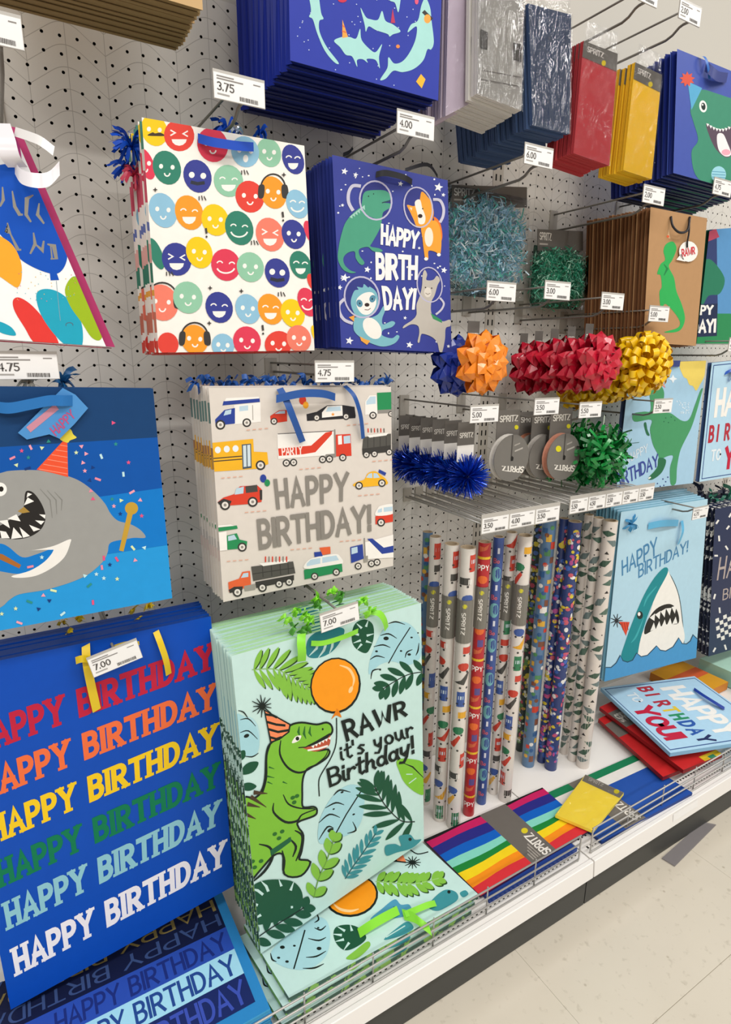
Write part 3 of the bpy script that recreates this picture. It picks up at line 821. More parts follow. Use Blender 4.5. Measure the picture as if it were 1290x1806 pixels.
# corgi
OC = '#f0a238'
a.blob([(1005, 545), (1050, 585), (1068, 680), (1052, 725), (1030, 640)], '#ee7a2c')
a.blob([(918, 610), (1000, 570), (1042, 600), (1060, 690), (1057, 790), (1042, 828), (1022, 800), (968, 790), (966, 848), (946, 856), (934, 790), (924, 700)], OC)
a.ell(970, 690, 31, 70, '#f3e6d2'); a.ell(950, 848, 14, 12, WHITE); a.ell(1042, 818, 14, 12, WHITE)
a.ell(893, 475, 98, 143, '#373c84', rot=-10)
a.blob([(812, 458), (862, 466), (900, 432), (918, 362), (962, 400), (992, 450), (1005, 520), (985, 585), (930, 622), (882, 612), (858, 560), (832, 505)], OC)
a.blob([(868, 440), (905, 420), (922, 480), (945, 545), (935, 592), (898, 592), (888, 530)], '#f5ece0')
a.ell(907, 538, 17, 15, '#3a2b25', n=12); a.ell(925, 485, 5, 6, '#3a2b25', n=8); a.poly([(828, 475), (850, 478), (845, 500)], '#f4d9b8')
a.ring(893, 475, 102, 146, 10, HEL, rot=-10)
a.line([(1000, 418), (1050, 425), (1076, 480), (1072, 540), (1050, 585)], 20, '#c8c5d6', smooth=True)
# sloth
TS = '#7cb6c2'
a.blob([(440, 1270), (530, 1275), (600, 1250), (640, 1190), (656, 1212), (632, 1280), (640, 1322), (700, 1298), (726, 1312), (700, 1342), (640, 1362), (632, 1400), (700, 1422), (740, 1398), (756, 1415), (720, 1460), (640, 1482), (560, 1462), (480, 1420), (430, 1370), (425, 1310)], TS)
a.ell(560, 1350, 58, 86, '#f0ece4', rot=-35)
a.poly([(390, 1270), (432, 1255), (428, 1302)], '#eaa548'); a.poly([(470, 1408), (510, 1430), (546, 1440), (522, 1470), (480, 1440)], '#eaa548')
a.ell(485, 1125, 122, 145, '#373d84', rot=-12)
a.blob([(405, 1150), (430, 1080), (460, 1070), (450, 1050), (490, 1055), (500, 1030), (530, 1055), (545, 1050), (590, 1090), (602, 1160), (580, 1230), (520, 1272), (450, 1262), (415, 1210)], TS)
a.blob([(448, 1140), (500, 1096), (560, 1092), (588, 1140), (580, 1200), (540, 1247), (490, 1247), (452, 1200)], '#f1ede6')
a.ell(468, 1170, 22, 28, '#588ea4', rot=-20); a.ell(562, 1136, 22, 28, '#588ea4', rot=20)
a.ell(522, 1180, 18, 14, '#3a2b28', n=12); a.line([(505, 1215), (530, 1218), (548, 1205)], 5, '#6a4a44'); a.ell(470, 1170, 6, 7, '#25303a', n=8); a.ell(560, 1138, 6, 7, '#25303a', n=8)
a.ring(485, 1125, 125, 148, 12, HEL, rot=-12)
a.line([(358, 1138), (320, 1180), (325, 1240), (360, 1290), (420, 1315)], 22, '#c8c5d6', smooth=True)
# llama
LG = '#bfb8ae'
a.blob([(905, 1112), (920, 1040), (925, 960), (940, 928), (957, 960), (952, 1000), (1000, 1000), (1028, 970), (1050, 1000), (1032, 1040), (1012, 1110), (988, 1160), (986, 1230), (1012, 1270), (1070, 1300), (1122, 1288), (1126, 1332), (1092, 1350), (1086, 1430), (1066, 1522), (1046, 1516), (1030, 1452), (990, 1412), (930, 1390), (912, 1400), (902, 1450), (888, 1446), (900, 1382), (890, 1332), (840, 1322), (785, 1350), (790, 1330), (850, 1290), (880, 1250), (880, 1180)], LG)
a.ell(962, 1090, 26, 36, '#dcd4c8'); a.poly([(982, 1240), (1062, 1290), (1066, 1312), (1000, 1282)], '#3d9060')
a.ell(945, 1055, 5, 6, '#3a3330', n=8); a.ell(990, 1060, 5, 6, '#3a3330', n=8); a.line([(945, 1095), (962, 1105), (980, 1096)], 4, '#7a6c60')
a.ring(975, 1035, 90, 126, 9, HEL, rot=-8)
a.line([(1050, 1130), (1078, 1170), (1060, 1215), (1020, 1250)], 14, '#c8c5d6', smooth=True)
a.text('HAPPY', (622, 592), (905, 652), (888, 778), (620, 745), '#f1efed', w=.27, gap=.24)
a.text('BIRTH', (582, 798), (892, 825), (888, 1000), (585, 1003), '#f1efed', w=.25, gap=.24)
a.text('DAY!', (625, 1042), (885, 1062), (868, 1215), (648, 1222), '#f1efed', w=.26, gap=.26)
a.build('printed_artwork', bag)
BLK = mat('#1d1c22', .5, .4, 0, 'cord')
q3 = lambda x, y, d: PY(-.22 - d).at(520 + x / 4.103, 250 + y / 4.103)
ribbon_handle(bag, [q3(588, 238, .002), q3(650, 226, .012), q3(730, 240, .014), q3(800, 262, .012), q3(850, 292, .002)], .010, BLK, (.1, 0, 1), label='black ribbon handle')
stack_behind(bag, 7, .0138, pl.n, 'navy astronaut animal gift bag hanging behind the outermost one', 'outer space bags on one hook', jit=.002, seed=5)
for lb, (p, q_, r_) in zip(('wide black ribbon loop standing up behind the outer space bags', 'short black ribbon end poking up behind the outer space bags'),  (((1035, 250), (960, 165), (800, 205)), ((420, 45), (395, 75), (350, 95)))):
    cord = MB(); cord.strip(catmull([q3(*p, -.05), q3(*q_, -.05), q3(*r_, -.05)], 6, False), Vector((.2, .3, 1)), .008, BLK)
    tag(cord.build('ribbon_loop'), lb, 'ribbon')

# ------------------------------------------------ vehicle bags
quad = [(368, 684), (690, 682), (694, 998), (394, 1062)]
pl = PY(-.272)
M_TR_SIDE = banded('vehicle_bag_edges', [(0, '#cfc7bd'), (.2, '#c9b8b0'), (.26, '#b9b3ad'), (.3, '#cfc7bd'), (.58, '#d0c6b8'), (.64, '#bd8f3d'), (.7, '#a4754f'), (.74, '#cfc7bd'), (.84, '#5f7d78'), (.93, '#cfc7bd')], lo=0, hi=.36)
bag, a, P = gift_bag('gift_bag', 'pale grey gift bag with cars and trucks, outermost on its hook', quad, pl, .0115, paper('#dcd3c9'), M_TR_SIDE)
a.T(320, 640, 3.225)
BL, RE, GN, YE, CR_, DG, LW, ON = '#2f4496', '#d8432f', '#2c8c56', '#efb32a', '#f2ede6', '#55534e', '#bcd3e0', '#e2653a'
def wheel(x, y, r): a.ell(x, y, r, r, '#3b3937', n=16); a.ell(x, y, r * .66, r * .66, '#e3dcd3', n=14); a.ell(x, y, r * .3, r * .3, '#8d8780', n=10)
def pg(c, *p): a.poly(list(p), c)
pg(BL, (240, 218), (445, 200), (447, 222), (234, 242)); pg(CR_, (255, 200), (440, 192), (444, 202), (245, 218)); pg(CR_, (300, 240), (450, 224), (452, 335), (300, 350))
pg(BL, (192, 322), (245, 268), (305, 256), (305, 345), (195, 357)); pg(LW, (250, 272), (285, 264), (282, 290), (240, 300)); pg(LW, (330, 247), (380, 241), (380, 270), (330, 276)); a.line([(405, 240), (407, 325)], 4, '#9a958c'); wheel(222, 352, 28); wheel(372, 340, 25)
pg(RE, (505, 302), (555, 270), (600, 268), (602, 332), (510, 345)); pg(LW, (530, 290), (558, 274), (590, 272), (590, 288)); wheel(527, 332, 20)
a.ell(690, 212, 20, 26, RE); a.ell(708, 240, 16, 20, '#f0a832')
pg('#2e2d30', (712, 292), (770, 278), (830, 242), (920, 240), (985, 250), (992, 300), (990, 314), (715, 330)); pg(CR_, (800, 282), (830, 246), (915, 243), (918, 300), (800, 312)); pg(LW, (834, 252), (905, 247), (908, 272), (822, 278)); a.star(862, 293, 12, '#e8963a'); wheel(770, 312, 20); wheel(937, 305, 20)
pg(GN, (1113, 170), (1195, 166), (1196, 264), (1116, 268)); pg(CR_, (1045, 222), (1070, 185), (1110, 184), (1116, 290), (1045, 296)); pg(LW, (1052, 220), (1074, 192), (1106, 190), (1105, 232), (1052, 238)); pg('#8f8b84', (1116, 268), (1196, 264), (1196, 284), (1116, 288)); wheel(1090, 298, 21); wheel(1192, 290, 16)
pg(YE, (160, 456), (408, 432), (412, 505), (488, 508), (495, 575), (430, 602), (163, 620))
for y in (545, 562): a.line([(163, y), (345, y - 15)], 6, '#3b3937')
for x, y in ((207, 495), (258, 490), (308, 487)): a.ell(x, y, 17, 19, '#e8edf0')
pg('#4b5864', (343, 464), (396, 459), (400, 598), (348, 604)); pg('#cfdde2', (350, 470), (368, 468), (371, 590), (354, 592)); pg('#cfdde2', (374, 467), (391, 465), (394, 587), (377, 589)); wheel(450, 582, 28)
pg(CR_, (545, 405), (865, 388), (868, 522), (550, 547)); a.line([(548, 404), (865, 387)], 4, '#4a4846')
pg(RE, (550, 487), (690, 474), (738, 470), (820, 396), (858, 388), (856, 406), (762, 508), (690, 520), (554, 529)); a.text('PARTY', (568, 478), (688, 468), (690, 520), (572, 530), '#f6e2da', w=.2, gap=.2)
pg(RE, (878, 408), (962, 404), (968, 528), (880, 532)); pg(LW, (922, 417), (960, 412), (962, 456), (924, 460)); pg(CR_, (890, 415), (912, 412), (914, 462), (892, 465)); pg('#8f8b84', (820, 520), (880, 515), (880, 535), (820, 545)); a.line([(872, 378), (876, 520)], 7, '#8f8b84')
for x, y in ((597, 569), (638, 566), (803, 549), (842, 546), (918, 538)): wheel(x, y, 21)
pg(DG, (1035, 422), (1192, 402), (1192, 470), (1028, 492)); pg('#3f3d3a', (1028, 488), (1192, 468), (1192, 505), (1030, 522)); pg(CR_, (1055, 412), (1180, 396), (1165, 412), (1070, 425))
for x in (1060, 1095, 1130, 1165): a.line([(x, 420), (x, 482)], 4, '#3f3d3a')
for x in range(1062, 1170, 18): a.line([(x, 372), (x + 1, 395)], 6, RE if (x // 18) % 2 else '#6a6660')
for x, y in ((1052, 522), (1098, 517), (1182, 507)): wheel(x, y, 19)
pg(RE, (205, 792), (238, 766), (300, 746), (332, 702), (430, 695), (456, 718), (456, 790), (390, 802), (250, 812)); pg('#4b4945', (363, 702), (430, 693), (434, 732), (367, 740)); pg(LW, (312, 714), (355, 703), (352, 742), (302, 749)); pg('#3a3836', (444, 722), (459, 722), (459, 778), (446, 780)); pg('#3a3836', (205, 792), (240, 772), (285, 785), (280, 800), (215, 806)); wheel(248, 808, 29); wheel(405, 790, 29)
a.ell(465, 657, 18, 23, BL); a.ell(488, 682, 16, 20, GN)
a.blob([(975, 695), (1000, 676), (1040, 662), (1060, 628), (1100, 616), (1138, 640), (1166, 664), (1170, 690), (1100, 700), (1010, 706)], YE); pg(LW, (1050, 652), (1066, 630), (1085, 626), (1086, 655)); pg(LW, (1092, 626), (1112, 628), (1128, 652), (1092, 655)); wheel(1010, 698, 22); wheel(1140, 683, 22); pg(BL, (1125, 605), (1165, 625), (1158, 642), (1120, 622))
pg(RE, (1103, 872), (1206, 855), (1208, 902), (1104, 918)); a.blob([(1106, 868), (1115, 828), (1140, 810), (1206, 804), (1206, 856)], CR_); pg(LW, (1118, 835), (1140, 825), (1140, 848), (1115, 852)); pg(LW, (1150, 822), (1200, 816), (1200, 842), (1150, 847)); wheel(1135, 907, 23)
pg(GN, (200, 938), (315, 924), (320, 942), (200, 960)); pg(CR_, (200, 925), (280, 918), (300, 926), (200, 936)); pg(CR_, (200, 968), (256, 956), (260, 1064), (207, 1070)); pg(GN, (257, 982), (315, 968), (330, 1004), (374, 1014), (370, 1052), (262, 1062)); pg(LW, (264, 986), (300, 976), (315, 1002), (266, 1012)); wheel(345, 1047, 26)
pg(ON, (266, 1247), (328, 1226), (346, 1188), (390, 1182), (396, 1270), (270, 1302)); pg(LW, (338, 1222), (352, 1196), (380, 1192), (380, 1216)); pg('#9a958c', (355, 1268), (420, 1255), (420, 1288), (360, 1298)); pg(DG, (396, 1158), (635, 1128), (648, 1195), (408, 1240))
for x in (460, 510, 560, 605): a.line([(x, 1160 - (x - 400) * .1), (x + 4, 1225 - (x - 400) * .12)], 5, '#3f3d3a')
a.line([(402, 1200), (640, 1165)], 5, '#3f3d3a'); pg('#3f3d3a', (420, 1245), (640, 1205), (640, 1235), (425, 1280)); pg(CR_, (440, 1140), (620, 1118), (600, 1135), (465, 1155)); pg('#3a3836', (268, 1290), (300, 1272), (350, 1270), (345, 1292), (275, 1308))
for x in range(478, 610, 20): a.line([(x, 1100), (x, 1132)], 7, RE if (x // 20) % 2 else '#8a857d')
for x, y, r in ((318, 1303, 27), (460, 1277, 25), (555, 1256, 22), (612, 1245, 22)): wheel(x, y, r)
a.blob([(698, 1168), (715, 1128), (760, 1105), (868, 1086), (900, 1098), (914, 1142), (800, 1165)], CR_); pg(LW, (712, 1140), (735, 1118), (790, 1108), (790, 1140), (712, 1156)); pg(LW, (800, 1106), (880, 1094), (896, 1120), (800, 1138)); pg(GN, (696, 1176), (912, 1140), (916, 1186), (700, 1230)); pg(BL, (754, 1076), (800, 1072), (802, 1098), (757, 1103)); pg(ON, (784, 1050), (846, 1044), (848, 1084), (802, 1092)); wheel(757, 1213, 21); wheel(880, 1189, 21)
pg(BL, (960, 1047), (1030, 1030), (1036, 1112), (965, 1138)); pg(LW, (966, 1052), (1000, 1044), (1002, 1078), (967, 1088)); pg(CR_, (1042, 1020), (1206, 975), (1208, 1106), (1048, 1116)); pg(BL, (1056, 1000), (1086, 998), (1150, 1050), (1206, 1038), (1206, 1076), (1140, 1086)); pg('#9a958c', (1036, 1100), (1060, 1095), (1060, 1130), (1036, 1135)); a.line([(1040, 995), (1046, 1115)], 6, '#8f8b84')
for x, y in ((1005, 1155), (1080, 1141), (1112, 1133)): wheel(x, y, 20)
for x, y in ((370, 382), (940, 355), (225, 655), (670, 605), (1085, 560), (1005, 755), (360, 850), (900, 1015), (620, 1062), (258, 1128)):
    for k in range(4): a.line([(x + k * 34, y - k * 3), (x + k * 34 + 20, y - k * 3 - 2)], 4, '#e0a58c')
GT = '#8a847c'
a.text('HAPPY', (522, 660), (952, 618), (948, 782), (540, 834), GT, w=.2, gap=.26)
a.text('BIRTHDAY!', (426, 888), (1080, 802), (1082, 956), (440, 1064), GT, w=.2, gap=.22)
a.build('printed_vehicles', bag)
M_BR = mat('#1b4f97', .4, .5, 0, 'satin')
q3 = lambda x, y, d: PY(-.272 - d).at(320 + x / 3.225, 640 + y / 3.225)
for k, pts in enumerate(([(560, 145, .002), (600, 220, .016), (640, 320, .018), (690, 450, .006)], [(540, 205, .016), (680, 175, .022), (800, 175, .02), (876, 195, .008)], [(930, 130, .002), (985, 190, .016), (1020, 300, .014), (1035, 430, .006)])):
    mb = MB(); p = catmull([q3(*c) for c in pts], 6, False)
    mb.strip(p, Vector((1, .2, .25)) if k != 1 else Vector((.1, .1, 1)), .013 if k != 2 else .009, M_BR); mb.build('ribbon_handle', bag, label='dark blue ribbon handle')
stack_behind(bag, 7, .0138, pl.n, 'pale grey vehicle gift bag hanging behind the outermost one', 'vehicle bags on one hook', jit=.0025, seed=8)
tuft = thing('ribbon_tuft', PY(-.22).at(450, 668), 'row of dark blue ribbon loops above the vehicle bags', 'ribbon')
for x in range(345, 690, 16): loops(tuft, PY(-.235).at(x, 676), 5, .018, .009, M_BR, x, 'ribbon_loop', flat=.3)
# ------------------------------------------------ big party shark bag
quad = [(-150, 680), (270, 685), (304, 1055), (-190, 1148)]
pl = PY(-.3)
bag, a, P = gift_bag('gift_bag', 'blue banded gift bag with a grey party shark in an orange hat', quad, pl, .014, paper('#2497da'), paper('#123c70'))
a.T(0, 650, 3.794)
a.poly([(-700, -50), (1100, -50), (1100, 458), (-700, 568)], '#17406f')
a.poly([(-700, 568), (1100, 457), (1100, 797), (-700, 1050)], '#0c53a6')
a.poly([(-700, 1050), (1100, 797), (1200, 1168), (-700, 1456)], '#0f78c8')
GS = '#9b9a96'
a.blob([(-200, 760), (0, 700), (80, 683), (250, 680), (400, 705), (520, 745), (620, 815), (700, 900), (740, 970), (790, 1018), (870, 1040), (940, 1080), (974, 1130), (900, 1132), (850, 1140), (740, 1165), (720, 1230), (690, 1290), (600, 1370), (500, 1420), (380, 1460), (280, 1485), (130, 1510), (60, 1550), (0, 1600), (-200, 1700), (-500, 1300)], GS)
a.blob([(-120, 1170), (0, 1170), (60, 1195), (150, 1262), (250, 1240), (368, 1198), (355, 1240), (270, 1322), (140, 1372), (0, 1356), (-120, 1330)], '#0f78c8')
a.blob([(158, 1217), (240, 1212), (360, 1186), (466, 1142), (470, 1170), (432, 1260), (350, 1332), (240, 1386), (130, 1400), (78, 1388), (200, 1352), (300, 1290), (356, 1220), (330, 1212)], '#eeeae3')
a.blob([(172, 825), (220, 828), (270, 890), (300, 960), (302, 1020), (270, 1080), (200, 1125), (110, 1142), (0, 1132), (-80, 1110), (-80, 1070), (0, 1050), (70, 1008), (140, 975), (160, 915)], '#2a2725')
for t_ in (((185, 830), (215, 840), (178, 862)), ((185, 862), (228, 888), (160, 915)), ((50, 1005), (110, 975), (138, 1022)), ((-10, 1020), (50, 1012), (66, 1068)), ((0, 1085), (40, 1092), (65, 1135), (10, 1135)), ((75, 1140), (90, 1062), (150, 1130)), ((130, 1060), (200, 1120), (155, 1132)), ((195, 1045), (270, 1075), (225, 1090)), ((235, 1015), (298, 1020), (275, 1045)), ((262, 975), (304, 978), (302, 1005))): a.poly(list(t_), '#f3f0ea')
a.poly([(118, 955), (160, 925), (200, 960), (150, 968)], '#a8863e')
a.ell(0, 808, 46, 46, '#f3f0ea'); a.ell(8, 806, 16, 18, '#27231f')
for k in range(3): a.line([(268 + k * 48, 805 + k * 10), (335 + k * 40, 880), (350 + k * 30, 1000 - k * 25)], [3, 8, 3], '#82817c')
a.poly([(245, 676), (424, 482), (450, 488), (456, 726), (350, 698)], '#ec5633')
for k in range(6): a.line([(262 + k * 28, 672 - k * 32), (452, 705 - k * 37)], 4, '#f39a80')
a.blob([(400, 470), (430, 430), (470, 405), (490, 440), (512, 462), (470, 480), (450, 496)], '#e3d24a')
a.ell(880, 935, 44, 42, '#c49b37'); a.line([(872, 965), (812, 1220)], [36, 30], '#c49b37'); a.line([(-60, 1245), (10, 1260), (135, 1325)], [40, 38, 26], '#a9682f')
rnd = random.Random(21)
CC = ('#e68aa0', '#d9e6b0', '#2f8f86', '#e5537f', '#bfe3e6', '#143a7a', '#f0a0b0')
for x, y in [(757, 363), (775, 505), (545, 520), (510, 562), (575, 570), (678, 588), (555, 630), (620, 662), (568, 684), (860, 628), (826, 707), (600, 748), (655, 740), (608, 818), (622, 872), (750, 873), (810, 882), (883, 826), (938, 880), (762, 920), (805, 972), (948, 985), (890, 1200), (966, 1198), (695, 1268), (782, 1275), (905, 1282), (735, 1312), (682, 1330), (645, 1375), (568, 1386), (695, 1402), (784, 1407), (598, 1450), (358, 1485), (290, 1517), (197, 1560), (330, 1552), (105, 1605), (258, 1608), (622, 1564), (12, 1640), (280, 530), (205, 527), (145, 550), (83, 598), (190, 595), (110, 645), (185, 668), (265, 465), (325, 487), (280, 1262), (203, 1325), (130, 1700), (420, 1640)]:
    k = rnd.randrange(3); c = rnd.choice(CC); an = rnd.uniform(0, 3)
    if k == 0: a.poly([(x + 18 * math.cos(an + i * 2.1), y + 16 * math.sin(an + i * 2.1)) for i in range(3)], c)
    elif k == 1: a.line([(x - 22 * math.cos(an), y - 16 * math.sin(an)), (x + 22 * math.cos(an), y + 16 * math.sin(an))], 15, c)
    else: a.star(x, y, 16, c)
a.build('printed_artwork', bag)
q3 = lambda x, y, d: PY(-.3 - d).at(x / 3.794, 650 + y / 3.794)
mb = MB(); M_TAGB = paper('#4f90cc')
pt = [(120, 430), (420, 130), (505, 175), (590, 265), (500, 370), (400, 470), (330, 440), (180, 475)]
mb.face([q3(x, y, .006) for x, y in pt][::-1], M_TAGB); mb.face([q3(x, y, .0054) for x, y in pt], M_TAGB)
tg = mb.build('gift_tag', bag, label='pale blue paper gift tag with pink lettering')
a2 = Art(PY(-.306), T=(0, 650, 3.794)); a2.line([(190, 410), (380, 255)], 45, '#c98a9c')
a2.text('HAPPY', (330, 400), (470, 270), (510, 320), (375, 455), '#c0507c', w=.16); a2.build('tag_print', tg)
ribbon_handle(bag, [q3(-60, 250, .004), q3(60, 265, .012), q3(200, 240, .012), (q3(330, 215, .012)), q3(420, 215, .014), q3(500, 215, .004)], .014, mat('#1f6fb4', .35, .5, 0, 'satin'), (.1, 0, 1), label='blue satin ribbon handle')
tuft = thing('ribbon_tuft', PY(-.26).at(90, 672), 'blue and clear ribbon ends above the party shark bag', 'ribbon')
loops(tuft, PY(-.27).at(110, 674), 14, .025, .008, mat('#1f5f94', .35, .5, 0, 'satin'), 31, 'ribbon_end', flat=.3)
loops(tuft, PY(-.27).at(50, 674), 10, .018, .006, mat('#b7b1a4', .3, .5, 0, 'satin'), 32, 'clear_ribbon_end', flat=.3)

# ------------------------------------------------ rainbow lettering blue bag
pl = PY(-.255)
quad = [(-130, 1200), (372, 1087), (413, 1562), (18, 1782)]
W0 = [pl.at(20, 1673), pl.at(28, 1722), pl.at(398, 1480), pl.at(398, 1525)]
xl = (W0[0].x + W0[1].x) / 2; xr = (W0[2].x + W0[3].x) / 2
tlc = pl.at(372, 1087); brc = pl.at(413, 1562)
xL = xl - .018
def yof(pl, x, z): return pl.p.y + (pl.n.x * (x - pl.p.x) + pl.n.z * (z - pl.p.z)) / -pl.n.y
def P3(pl, x, z): return Vector((x, yof(pl, x, z), z))
zt_l = tlc.z + .002; zb = brc.z
quad = [pix(P3(pl, xL, zt_l)), (372, 1087), (413, 1562), (19, 1781)]
HBB = '#0a4cb4'
bag, a, P = gift_bag('gift_bag', 'blue gift bag with six rainbow rows reading happy birthday, outermost on its hook', quad, pl, .0105, paper(HBB), paper('#0c3f92'))
ROWS = [((378, 1131), (379, 1178), '#c02340'), ((381, 1203), (381, 1248), '#ee7040'), ((384, 1274), (383, 1318), '#f4ca22'), ((386, 1343), (387, 1386), '#0d7a50'), ((389, 1409), (387, 1454), '#8fc6d2'), ((398, 1480), (398, 1525), '#f3eef2')]
whl = W0[0].z, W0[1].z; whr = W0[2].z, W0[3].z
for tr, br, c in ROWS:
    T3, B3 = pl.at(*tr), pl.at(*br)
    dl = whl[0] - whr[0]
    a.text('HAPPY BIRTHDAY', pix(P3(pl, xl, T3.z + dl)), tr, br, pix(P3(pl, xl, B3.z + dl)), c, w=.25, gap=.3, serif=.22)
    a.build('lettering_row', bag); a.mb = MB(); a.k = 0
YR = mat('#e3c21c', .35, .5, 0, 'satin')
q3 = lambda x, y, d: PY(-.255 - d).at(x / 3.0714, 1040 + y / 3.0714)
for pts, w in (([(465, 300, .002), (470, 390, .012), (490, 500, .012), (525, 655, .004)], .013), ([(410, 385, .014), (445, 375, .02), (500, 380, .014)], .012), ([(845, 225, .002), (870, 290, .012), (900, 380, .012), (915, 460, .004)], .01), ([(620, 310, .004), (690, 290, .018), (755, 290, .006)], .007)):
    mb = MB(); mb.strip(catmull([q3(*p) for p in pts], 5, False), Vector((1, .1, .3)) if w != .007 and w != .012 else Vector((0, 0, 1)), w, YR); mb.build('ribbon_handle', bag, label='yellow ribbon handle')
stack_behind(bag, 5, .0128, pl.n, 'blue rainbow lettered gift bag hanging behind the outermost one', 'rainbow lettered bags on one hook', jit=.002, drop=0, seed=12)
tuft = thing('ribbon_tuft', PY(-.22).at(130, 1100), 'yellow ribbon knots above the rainbow lettered blue bag', 'ribbon')
for x, y in ((110, 1098), (135, 1094), (118, 1117), (235, 1075), (262, 1070), (238, 1095)): loops(tuft, PY(-.2).at(x, y), 5, .012, .009, YR, x, 'ribbon_knot', flat=.2)

# ------------------------------------------------ pale green jungle dinosaur bags
pl = PY(-.365, b=.125, x0=.16)
quad = [(408, 1157), (743, 1063), (748, 1482), (460, 1682)]
MINT = '#c4e2dc'
M_RW_SIDE = jungle_edges()
M_RW_TOP = paper('#bfe3c8')
def leaflet(a, p, q_, w, c):
    mx, my = (p[0] + q_[0]) / 2, (p[1] + q_[1]) / 2
    dx, dy = q_[0] - p[0], q_[1] - p[1]; l = math.hypot(dx, dy) or 1; nx, ny = -dy / l * w / 2, dx / l * w / 2
    a.blob([p, (p[0] + dx * .35 + nx, p[1] + dy * .35 + ny), (mx + dx * .2 + nx, my + dy * .2 + ny), q_, (mx + dx * .2 - nx, my + dy * .2 - ny), (p[0] + dx * .35 - nx, p[1] + dy * .35 - ny)], c, 3)
def frond(a, sp, n, ln, w, c, ang=55, stem=None, dark=None):
    """palm frond along a spine: leaflets on both sides"""
    s = catmull(sp, 8, False)
    for i in range(n):
        t = .08 + .9 * i / (n - 1); k = min(int(t * (len(s) - 1)), len(s) - 2)
        p = s[k]; d = math.atan2(s[k + 1][1] - s[k][1], s[k + 1][0] - s[k][0])
        L_ = ln * (.55 + .9 * math.sin(math.pi * min(1, .15 + t * .8)) * .6)
        for sg in (-1, 1):
            th = d + sg * math.radians(ang * (1 - .4 * t))
            q_ = (p[0] + L_ * math.cos(th), p[1] + L_ * math.sin(th))
            if dark: leaflet(a, (p[0] + 4, p[1] + 5), (q_[0] + 6, q_[1] + 6), w, dark)
            leaflet(a, p, q_, w, c)
    a.line(s, 5, stem or c)
def sprig(a, sp, n, ln, w, c, ang=50, stem=None, dark=None): frond(a, sp, n, ln, w, c, ang, stem, dark)
def monstera(a, pts, c, cuts=(), cutc=MINT, veins=(), vc='#173a2b', vw=6):
    a.blob(pts, c)
    for u in cuts: a.line(list(u), [3] + [13] * (len(u) - 1), cutc)
    for u in veins: a.line(list(u), vw, vc)
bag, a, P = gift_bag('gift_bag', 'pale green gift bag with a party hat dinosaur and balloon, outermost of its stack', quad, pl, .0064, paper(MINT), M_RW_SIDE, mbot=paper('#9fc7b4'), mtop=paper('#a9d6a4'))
INK, LIME, DGN, TEAL, PBL = '#1b2420', '#83bd45', '#1d5239', '#3d8f98', '#a4d2da'
a.T(350, 1020, 3.0714)
monstera(a, [(590, 420), (590, 340), (640, 290), (720, 265), (790, 275), (770, 340), (720, 400), (650, 430)], '#2d7f88', (((600, 420), (640, 380), (650, 350)), ((650, 430), (680, 390), (690, 360)), ((710, 405), (725, 370), (728, 345))), MINT)
monstera(a, [(832, 300), (850, 245), (900, 222), (945, 250), (950, 320), (930, 380), (905, 405), (860, 385), (835, 350)], DGN, (((832, 300), (870, 305)), ((840, 350), (880, 335)), ((860, 385), (885, 355)), ((950, 300), (912, 310)), ((940, 350), (908, 340)), ((858, 245), (885, 270)), ((920, 228), (908, 262))), MINT)
a.blob([(925, 520), (930, 440), (960, 360), (1000, 280), (1060, 240), (1130, 240), (1185, 290), (1210, 370), (1195, 440), (1130, 470), (1050, 450), (980, 470)], PBL)
a.line([(1030, 460), (1080, 370), (1148, 265)], 6, INK)
for u in ([(1030, 245), (1070, 235), (1120, 250)], [(985, 310), (1030, 300), (1075, 325)], [(950, 370), (1000, 360), (1040, 375)], [(930, 440), (965, 420), (1010, 430)], [(1195, 350), (1190, 390), (1178, 418)], [(1120, 430), (1130, 400), (1160, 385)], [(935, 545), (945, 500), (990, 490)]): a.line(u, [3, 8, 3], INK, smooth=True)
for x, y, rx in ((1017, 325, 15), (965, 395, 8), (1098, 393, 7), (1155, 320, 7), (1142, 412, 10), (985, 495, 6), (1190, 295, 5)): a.ell(x, y, rx, rx * .7, INK, n=10)
sprig(a, [(1225, 505), (1140, 520), (1060, 560), (1000, 600)], 6, 95, 30, DGN, 60, INK)
frond(a, [(290, 494), (420, 492), (520, 545), (606, 600)], 12, 132, 23, LIME, 66, '#8dbf60', '#2c4a22')
a.ell(742, 580, 137, 153, INK, rot=14); a.ell(741, 578, 127, 143, '#f6991d', rot=14)
a.line([(765, 470), (815, 490), (842, 540), (835, 585)], [5, 13, 13, 4], '#f9cf92', smooth=True); a.ell(825, 602, 10, 20, '#f9cf92', rot=25)
a.blob([(742, 720), (752, 705), (775, 752), (745, 742), (720, 762)], '#e07f18'); a.line([(748, 755), (746, 890), (716, 975), (668, 1055), (652, 1100), (655, 1180)], 6, INK, smooth=True)
a.ell(270, 860, 62, 110, '#b1d8de'); a.blob([(200, 740), (250, 750), (310, 800), (330, 900), (300, 965), (230, 950), (210, 860)], '#a4d2da')
for u in ([(215, 715), (245, 725), (270, 760)], [(225, 765), (270, 760), (310, 800)], [(225, 835), (270, 825), (320, 870)], [(240, 960), (290, 965), (325, 945)]): a.line(u, [3, 7, 3], INK, smooth=True)
a.ell(260, 852, 16, 10, INK, rot=-25, n=10)
leaflet(a, (225, 1060), (325, 995), 50, DGN); leaflet(a, (220, 1130), (315, 1125), 40, DGN); leaflet(a, (210, 990), (250, 930), 40, DGN)
